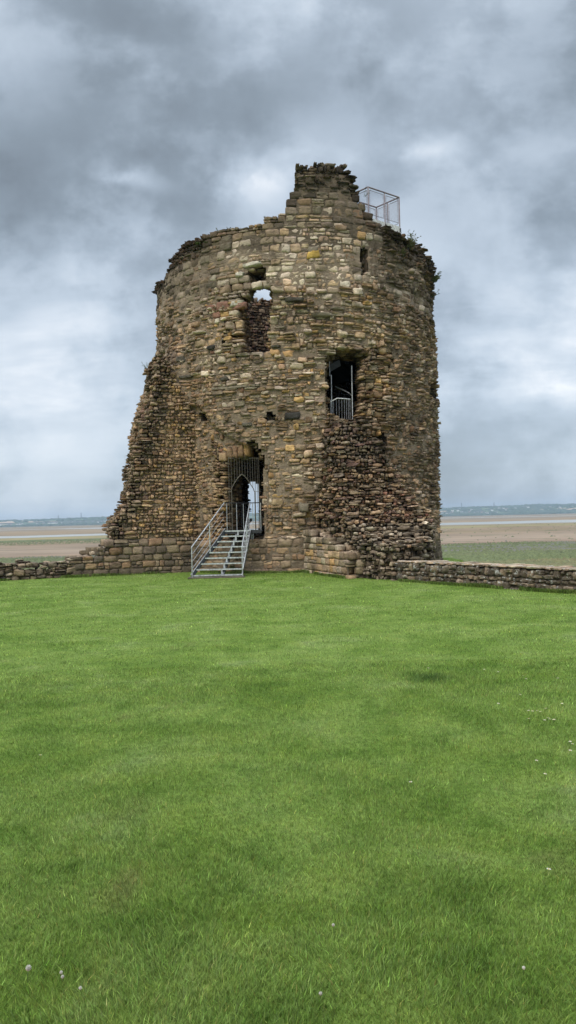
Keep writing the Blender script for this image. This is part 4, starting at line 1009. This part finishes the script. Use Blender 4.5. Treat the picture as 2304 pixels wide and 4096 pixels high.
# ------------------------------------------------------------------ viewing platform on the wall top
pf = empty('viewing_platform'); tag(pf, 'small steel viewing platform with mesh railings on top of the tower right of its peak', 'platform')
F1, F2, B1_ = at(1472, 748, 28.5), at(1596, 790, 29.5), at(1505, 830, 30.4); B4 = F1 + B1_ - F2
zr = F1[2]; F2[2] = B1_[2] = B4[2] = zr; H = 1.12; dz = np.array([0, 0, 1.0]); pf.location = (F1[0], F1[1], zr - H - .15)
cor = [F1, F2, B1_, B4]
for a, b in ((0, 1), (1, 2), (2, 3), (3, 0)):
    MB().tube(cor[a], cor[b], .03, 8).build('top_rail', M_rail, pf)
mids = [F1, (F1 + F2) / 2 + (F2 - F1) * .02, F2, (F2 * .28 + B1_ * .0 + F2 * .0 + B1_ * .72) * 1.0 if False else F2 + (B1_ - F2) * .5, B1_, B4]
for q in mids: MB().box(q - dz * (H / 2 + .06), (.045, .045, H + .12)).build('post', M_rail, pf)
def panel(p, q):
    """framed wire mesh infill between two posts"""
    d = (q - p); L = np.linalg.norm(d); d = d / L; a = p + d * .07 - dz * .10; L2 = L - .14; Hh = H - .22
    c = [a, a + d * L2, a + d * L2 - dz * Hh, a - dz * Hh]
    o = MB().path(c + [c[0]], .010, 6).build('panel_frame', M_rail, pf)
    mb = MB(); st_ = .075; k = -Hh
    while k < L2:
        t0, t1 = max(k, 0), min(k + Hh, L2)
        if t1 > t0:
            mb.tube(a + d * t0 - dz * (t0 - k), a + d * t1 - dz * (t1 - k), .0022, 3, False)
            mb.tube(a + d * t0 - dz * (Hh - (t0 - k)), a + d * t1 - dz * (Hh - (t1 - k)), .0022, 3, False)
        k += st_
    w = mb.build('wire_mesh', M_rail, pf); w.parent = o
mid = mids[1]; panel(F1, mid); panel(mid, F2); panel(F2, mids[3]); panel(mids[3], B1_); panel(B1_, B4); panel(B4, F1)
zd = zr - H
def fascia(p, q):
    c = (p + q) / 2; d = q - p; MB().box((c[0], c[1], zd - .14), (np.linalg.norm(d), .03, .24), ax=(d[0], d[1], 0)).build('fascia', M_fascia, pf)
out = np.cross(dz, (F2 - F1)); out /= np.linalg.norm(out)
fascia(F1, F2); fascia(F2, B1_); fascia(B1_, B4); fascia(B4, F1)
MB().hexa([(q[0], q[1], zd - .06) for q in cor] + [(q[0], q[1], zd - .02) for q in cor]).build('deck', M_tread, pf)
for q in (mid, F2): MB().box(q - dz * (H + .16) - out * .03, (.05, .05, .14)).build('bracket', M_dark, pf)
for q in ((F1 * .7 + B1_ * .3), (F2 * .4 + B4 * .6), (F2 * .75 + B4 * .25)): MB().tube((q[0], q[1], zd - .06), (q[0], q[1], 12.2), .04, 8).build('leg', M_dark, pf)

# ------------------------------------------------------------------ weeds on the masonry
def weed(name, base, n_stem, h, spread, leaf, nleaf, mat, label, cat, group=None, lean=(0, 0), seed=1):
    r = np.random.default_rng(seed); root = empty(name, tuple(base)); mb = MB(); lf = []; k = 0
    base = np.asarray(base, float)
    for q in range(n_stem):
        p_ = base + np.append(r.normal(0, spread * .35, 2), 0); d = np.array([r.normal(lean[0], .35), r.normal(lean[1], .35), 1.0]); L = h * r.uniform(.5, 1.1)
        for s_ in range(4):
            p2 = p_ + d / np.linalg.norm(d) * L / 4; mb.tube(p_, p2, .006 * (1 - s_ * .2), 4, False)
            for _ in range(nleaf):
                c = p_ + (p2 - p_) * r.random(); dr = r.normal(0, 1, 3); dr /= np.linalg.norm(dr); dr[2] = abs(dr[2]) * .6; sd = np.cross(dr, [0.1, .2, 1]); sd /= np.linalg.norm(sd); l_ = leaf * r.uniform(.6, 1.3)
                lf += [c, c + dr * l_ * .5 + sd * l_ * .2, c + dr * l_, c + dr * l_ * .5 - sd * l_ * .2]
            d += np.append(r.normal(0, .25, 2), -.12); p_ = p2
    mb.build('stem', M_weed, root)
    lf = np.array(lf); mesh('leaves', lf, np.arange(len(lf)).reshape(-1, 4), mat, root)
    return tag(root, label, cat, group)
def on_tower(u, v, extra=0.0, d=.0):
    s, z = cyl(u, v); return tmap(np.array([s]), np.array([z + extra]), np.array([d]))[0]
G_ = 'weeds growing on the tower'
weed('weed', on_tower(1053, 885, -.1, -.4), 1, .75, .12, .09, 5, M_weed, 'slender leafy weed sprouting highest on the left shoulder of the tower top', 'plant', G_, seed=3)
weed('weed', on_tower(1640, 985, -.1, .02), 18, .6, .35, .11, 8, M_moss, 'bushy pale green plant hanging on the top right rim of the tower', 'plant', G_, seed=4)
weed('weed', on_tower(1600, 1015, -.1, .05), 12, .3, .25, .07, 6, M_moss, 'green tuft just below the bushy plant on the top right rim', 'plant', G_, seed=5)
weed('weed', on_tower(1672, 968, -.1, -.2), 12, .62, .3, .09, 6, M_moss, 'feathery plant standing on the right rim skyline beside the bushy one', 'plant', G_, seed=6)
weed('weed', on_tower(1706, 1005, -.1, -.1), 8, .4, .2, .07, 5, M_moss, 'small wispy plant at the far right end of the tower rim', 'plant', G_, seed=7)
weed('weed', on_tower(1728, 1120, -.1, .1), 18, .42, .3, .09, 8, M_weed, 'dark green bush jutting from the upper right edge of the tower', 'plant', G_, (.5, 0), seed=8)
weed('weed', on_tower(1738, 1180, -.1, .08), 8, .45, .2, .08, 4, M_moss, 'thin straggly plant below the dark green bush at the right edge', 'plant', G_, (.6, 0), seed=9)
weed('weed', on_tower(920, 920, -.05, -.3), 9, .32, .35, .06, 5, M_moss, 'low tuft of weeds on the sloping left part of the tower top', 'plant', G_, seed=10)
weed('weed', on_tower(860, 936, -.05, -.2), 9, .28, .35, .06, 5, M_moss, 'sparse short weeds near the left shoulder of the tower top', 'plant', G_, seed=11)
weed('weed', on_tower(810, 975, -.05, .0), 16, .12, .6, .07, 8, M_weed, 'mossy green patch below the left shoulder of the tower top', 'plant', G_, seed=12)
a_, z_ = on_line(585, 1470, LA, LB); 
weed('weed', at(584, 1472, 28.4), 5, .3, .15, .05, 3, M_moss, 'tiny weed on the step of the broken wall left of the tower', 'plant', G_, (-.5, 0), seed=13)
weed('creeper', at(1450, 790, 28.2), 3, .5, .2, .05, 2, M_weed, 'thin leafy creeper trailing over the left end of the platform railing', 'plant', G_, (.8, 0), seed=14)
weed('weed', on_tower(935, 2278, 0, .12), 12, .22, .35, .08, 6, M_weed, 'dark green weeds growing under the metal staircase', 'plant', G_, seed=15)

# ------------------------------------------------------------------ haze
m = bpy.data.materials.new('estuary_haze'); m.use_nodes = True; n = m.node_tree.nodes; l = m.node_tree.links
n.remove(n['Principled BSDF']); pv = n.new('ShaderNodeVolumePrincipled'); pv.inputs['Color'].default_value = (.62, .80, 1, 1); pv.inputs['Density'].default_value = 1.15e-4; pv.inputs['Anisotropy'].default_value = 0
l.new(pv.outputs[0], n['Material Output'].inputs['Volume'])
hz = MB().box((0, 3200, 45), (8600, 6800, 2 * 50)).build('haze', m, origin=(0, 3200, 45)); tag(hz, 'pale blue haze over the estuary and far hills', 'haze', kind='stuff')

# ------------------------------------------------------------------ sky and light
SUN_EL, SUN_AZ = R_(43), R_(208)      # azimuth measured from +Y clockwise: behind the camera, a little left
w = bpy.data.worlds.new('World'); bpy.context.scene.world = w; w.use_nodes = True; nt = w.node_tree; n = nt.nodes; l = nt.links; n.clear()
outp = n.new('ShaderNodeOutputWorld'); tc = n.new('ShaderNodeTexCoord'); sx = n.new('ShaderNodeSeparateXYZ'); l.new(tc.outputs['Generated'], sx.inputs[0])
X, Y, Z = sx.outputs
ay = mth(n, l, 'ADD', mth(n, l, 'ABSOLUTE', Y), .12)
U = mth(n, l, 'DIVIDE', X, ay); Vv = mth(n, l, 'DIVIDE', Z, ay)
den = mth(n, l, 'ADD', mth(n, l, 'MAXIMUM', Z, 0.0), .10)
cx = n.new('ShaderNodeCombineXYZ'); l.new(mth(n, l, 'DIVIDE', X, den), cx.inputs[0]); l.new(mth(n, l, 'DIVIDE', Y, den), cx.inputs[1])
n1 = tex(n, l, .62, 7, .52, cx.outputs[0], .0); n2 = tex(n, l, 1.9, 6, .5, cx.outputs[0], .0)
uv = n.new('ShaderNodeCombineXYZ'); l.new(U, uv.inputs[0]); l.new(Vv, uv.inputs[1])
n3 = tex(n, l, 3.2, 8, .58, uv.outputs[0], .0); n3b = tex(n, l, 2.6, 5, .55, uv.outputs[0], 0); n3b.inputs['Vector'].default_value = (0, 0, 0)
off = n.new('ShaderNodeVectorMath'); off.operation = 'ADD'; l.new(uv.outputs[0], off.inputs[0]); off.inputs[1].default_value = (5.2, 1.3, 2); l.new(off.outputs[0], n3b.inputs['Vector'])
mps = n.new('ShaderNodeMapping'); mps.inputs['Scale'].default_value = (3.6, 17, 1); mps.inputs['Rotation'].default_value = (0, 0, -.03); l.new(uv.outputs[0], mps.inputs['Vector']); n4 = tex(n, l, 1.0, 6, .6, mps.outputs[0], .4)
mp5 = n.new('ShaderNodeMapping'); mp5.inputs['Scale'].default_value = (5.5, 7.5, 1); mp5.inputs['Location'].default_value = (3, 7, 1); l.new(uv.outputs[0], mp5.inputs['Vector']); n5 = tex(n, l, 1.0, 9, .55, mp5.outputs[0], .0)
Uw = mth(n, l, 'ADD', U, mth(n, l, 'MULTIPLY', mth(n, l, 'SUBTRACT', n3.outputs[0], .5), .30))
Vw = mth(n, l, 'ADD', Vv, mth(n, l, 'MULTIPLY', mth(n, l, 'SUBTRACT', n3b.outputs[0], .5), .22))
def blob(u, v, ru, rv, amp, rot=0, hard=1.0):
    cu, cv = (u - 1152) / F, (2076 - v) / F
    a = mth(n, l, 'SUBTRACT', Uw, cu); b = mth(n, l, 'SUBTRACT', Vw, cv); c_, s_ = math.cos(rot), math.sin(rot)
    a2 = mth(n, l, 'ADD', mth(n, l, 'MULTIPLY', a, c_), mth(n, l, 'MULTIPLY', b, s_)); b2 = mth(n, l, 'SUBTRACT', mth(n, l, 'MULTIPLY', b, c_), mth(n, l, 'MULTIPLY', a, s_))
    q = mth(n, l, 'ADD', mth(n, l, 'POWER', mth(n, l, 'ABSOLUTE', mth(n, l, 'DIVIDE', a2, ru / F)), 2.0), mth(n, l, 'POWER', mth(n, l, 'ABSOLUTE', mth(n, l, 'DIVIDE', b2, rv / F)), 2.0))
    return mth(n, l, 'MULTIPLY', mth(n, l, 'EXPONENT', mth(n, l, 'MULTIPLY', q, -1.0)), amp)
# base brightness by height above the horizon
vr = ramp(n, [(0.0, (.42,) * 3), (.06, (.45,) * 3), (.11, (.54,) * 3), (.16, (.61,) * 3), (.26, (.53,) * 3), (.36, (.49,) * 3), (.55, (.50,) * 3), (.75, (.58,) * 3), (1.0, (.62,) * 3)]); l.new(Vv, vr.inputs[0])
s = vr.outputs[0]
acc = mth(n, l, 'ADD', s, 0.055)
for b_ in (blob(250, 830, 620, 200, -.33), blob(900, 560, 600, 190, -.24, .15), blob(1400, 420, 350, 120, -.08), blob(900, 40, 900, 110, .10), blob(120, 960, 380, 110, -.16), blob(500, 300, 420, 130, -.16), blob(2200, 480, 330, 200, -.22), blob(1750, 900, 420, 160, -.06), blob(2150, 1050, 350, 120, -.10), blob(500, 1120, 500, 50, -.06),
           blob(1080, 790, 160, 80, .36, .5), blob(1050, 660, 120, 100, .10), blob(660, 868, 90, 34, .30), blob(1690, 690, 90, 45, .28), blob(1900, 760, 200, 60, .10), blob(500, 130, 500, 60, .08), blob(1750, 250, 400, 200, .12), blob(60, 240, 160, 90, .12), blob(2250, 60, 300, 100, .08),
           blob(2100, 1700, 500, 60, .16), blob(250, 1730, 350, 70, .14), blob(250, 1330, 500, 90, -.04), blob(2150, 1400, 400, 100, -.05)):
    acc = mth(n, l, 'ADD', acc, b_)
c3 = ramp(n, [(.41, (0,) * 3), (.57, (1,) * 3)]); l.new(n3.outputs[0], c3.inputs[0]); c3.color_ramp.interpolation = 'EASE'; c5 = ramp(n, [(.44, (0,) * 3), (.58, (1,) * 3)]); l.new(n5.outputs[0], c5.inputs[0]); c5.color_ramp.interpolation = 'EASE'
acc = mth(n, l, 'ADD', acc, mth(n, l, 'MULTIPLY', mth(n, l, 'SUBTRACT', n1.outputs[0], .5), .10))
acc = mth(n, l, 'ADD', acc, mth(n, l, 'MULTIPLY', mth(n, l, 'SUBTRACT', c3.outputs[0], .5), .17))
acc = mth(n, l, 'ADD', acc, mth(n, l, 'MULTIPLY', mth(n, l, 'SUBTRACT', n2.outputs[0], .5), .10))
acc = mth(n, l, 'ADD', acc, mth(n, l, 'MULTIPLY', mth(n, l, 'ADD', mth(n, l, 'MULTIPLY', mth(n, l, 'SUBTRACT', c5.outputs[0], .5), .35), mth(n, l, 'SUBTRACT', n5.outputs[0], .5)), .33))
band = ramp(n, [(.07, (0,) * 3), (.14, (1,) * 3), (.24, (.8,) * 3), (.34, (0,) * 3)]); l.new(Vv, band.inputs[0])
acc = mth(n, l, 'ADD', acc, mth(n, l, 'MULTIPLY', mth(n, l, 'MULTIPLY', mth(n, l, 'SUBTRACT', n4.outputs[0], .50), .72), band.outputs[0]))
vo = n.new('ShaderNodeTexVoronoi'); vo.feature = 'SMOOTH_F1'; vo.inputs['Scale'].default_value = 1.0; vo.inputs['Smoothness'].default_value = .6; vo.inputs['Detail'].default_value = 0; vo.inputs['Roughness'].default_value = .5
vw = n.new('ShaderNodeCombineXYZ'); l.new(mth(n, l, 'MULTIPLY', mth(n, l, 'ADD', Uw, mth(n, l, 'MULTIPLY', n5.outputs[0], .12)), 7.0), vw.inputs[0]); l.new(mth(n, l, 'MULTIPLY', mth(n, l, 'ADD', Vw, mth(n, l, 'MULTIPLY', n3.outputs[0], .10)), 11.0), vw.inputs[1]); l.new(vw.outputs[0], vo.inputs['Vector'])
acc = mth(n, l, 'ADD', acc, mth(n, l, 'MULTIPLY', mth(n, l, 'SUBTRACT', .45, vo.outputs['Distance']), .20))
cr = ramp(n, [(.06, (.165, .195, .225)), (.26, (.225, .27, .315)), (.45, (.335, .395, .465)), (.62, (.45, .52, .60)), (.78, (.58, .64, .71)), (.97, (.82, .84, .87))]); l.new(acc, cr.inputs[0])
# brighter overcast overhead
zr_ = ramp(n, [(.50, (1,) * 3), (.62, (1.0,) * 3), (.85, (1.0,) * 3)]); l.new(Z, zr_.inputs[0])
zb = mth(n, l, 'ADD', 1.0, mth(n, l, 'MULTIPLY', mth(n, l, 'MULTIPLY', mth(n, l, 'SUBTRACT', mth(n, l, 'MAXIMUM', Z, .56), .56), 2.3), 2.6))
bg1 = n.new('ShaderNodeBackground'); l.new(cr.outputs[0], bg1.inputs[0]); l.new(zb, bg1.inputs[1])
sky = n.new('ShaderNodeTexSky'); sky.sky_type = 'NISHITA'; sky.sun_disc = False; sky.sun_elevation = SUN_EL; sky.sun_rotation = SUN_AZ
bg2 = n.new('ShaderNodeBackground'); l.new(sky.outputs[0], bg2.inputs[0]); bg2.inputs[1].default_value = .08
mx = n.new('ShaderNodeMixShader'); mx.inputs[0].default_value = .12; l.new(bg1.outputs[0], mx.inputs[1]); l.new(bg2.outputs[0], mx.inputs[2]); l.new(mx.outputs[0], outp.inputs[0])
sun = bpy.data.lights.new('sun', 'SUN'); sun.energy = 1.5; sun.angle = R_(35); sun.color = (1, .92, .80)
so = bpy.data.objects.new('sun', sun); C.objects.link(so)
dv = Vector((math.sin(SUN_AZ) * math.cos(SUN_EL), math.cos(SUN_AZ) * math.cos(SUN_EL), math.sin(SUN_EL)))
so.rotation_euler = dv.to_track_quat('Z', 'Y').to_euler()
sc = bpy.context.scene; sc.view_settings.view_transform = 'Standard'; sc.view_settings.look = 'None'; sc.view_settings.exposure = 0.42; sc.view_settings.gamma = 1
sc.render.engine = 'CYCLES'; sc.cycles.max_bounces = 5; sc.cycles.volume_bounces = 0; sc.cycles.use_denoising = True
print('stones on tower face', n_face)
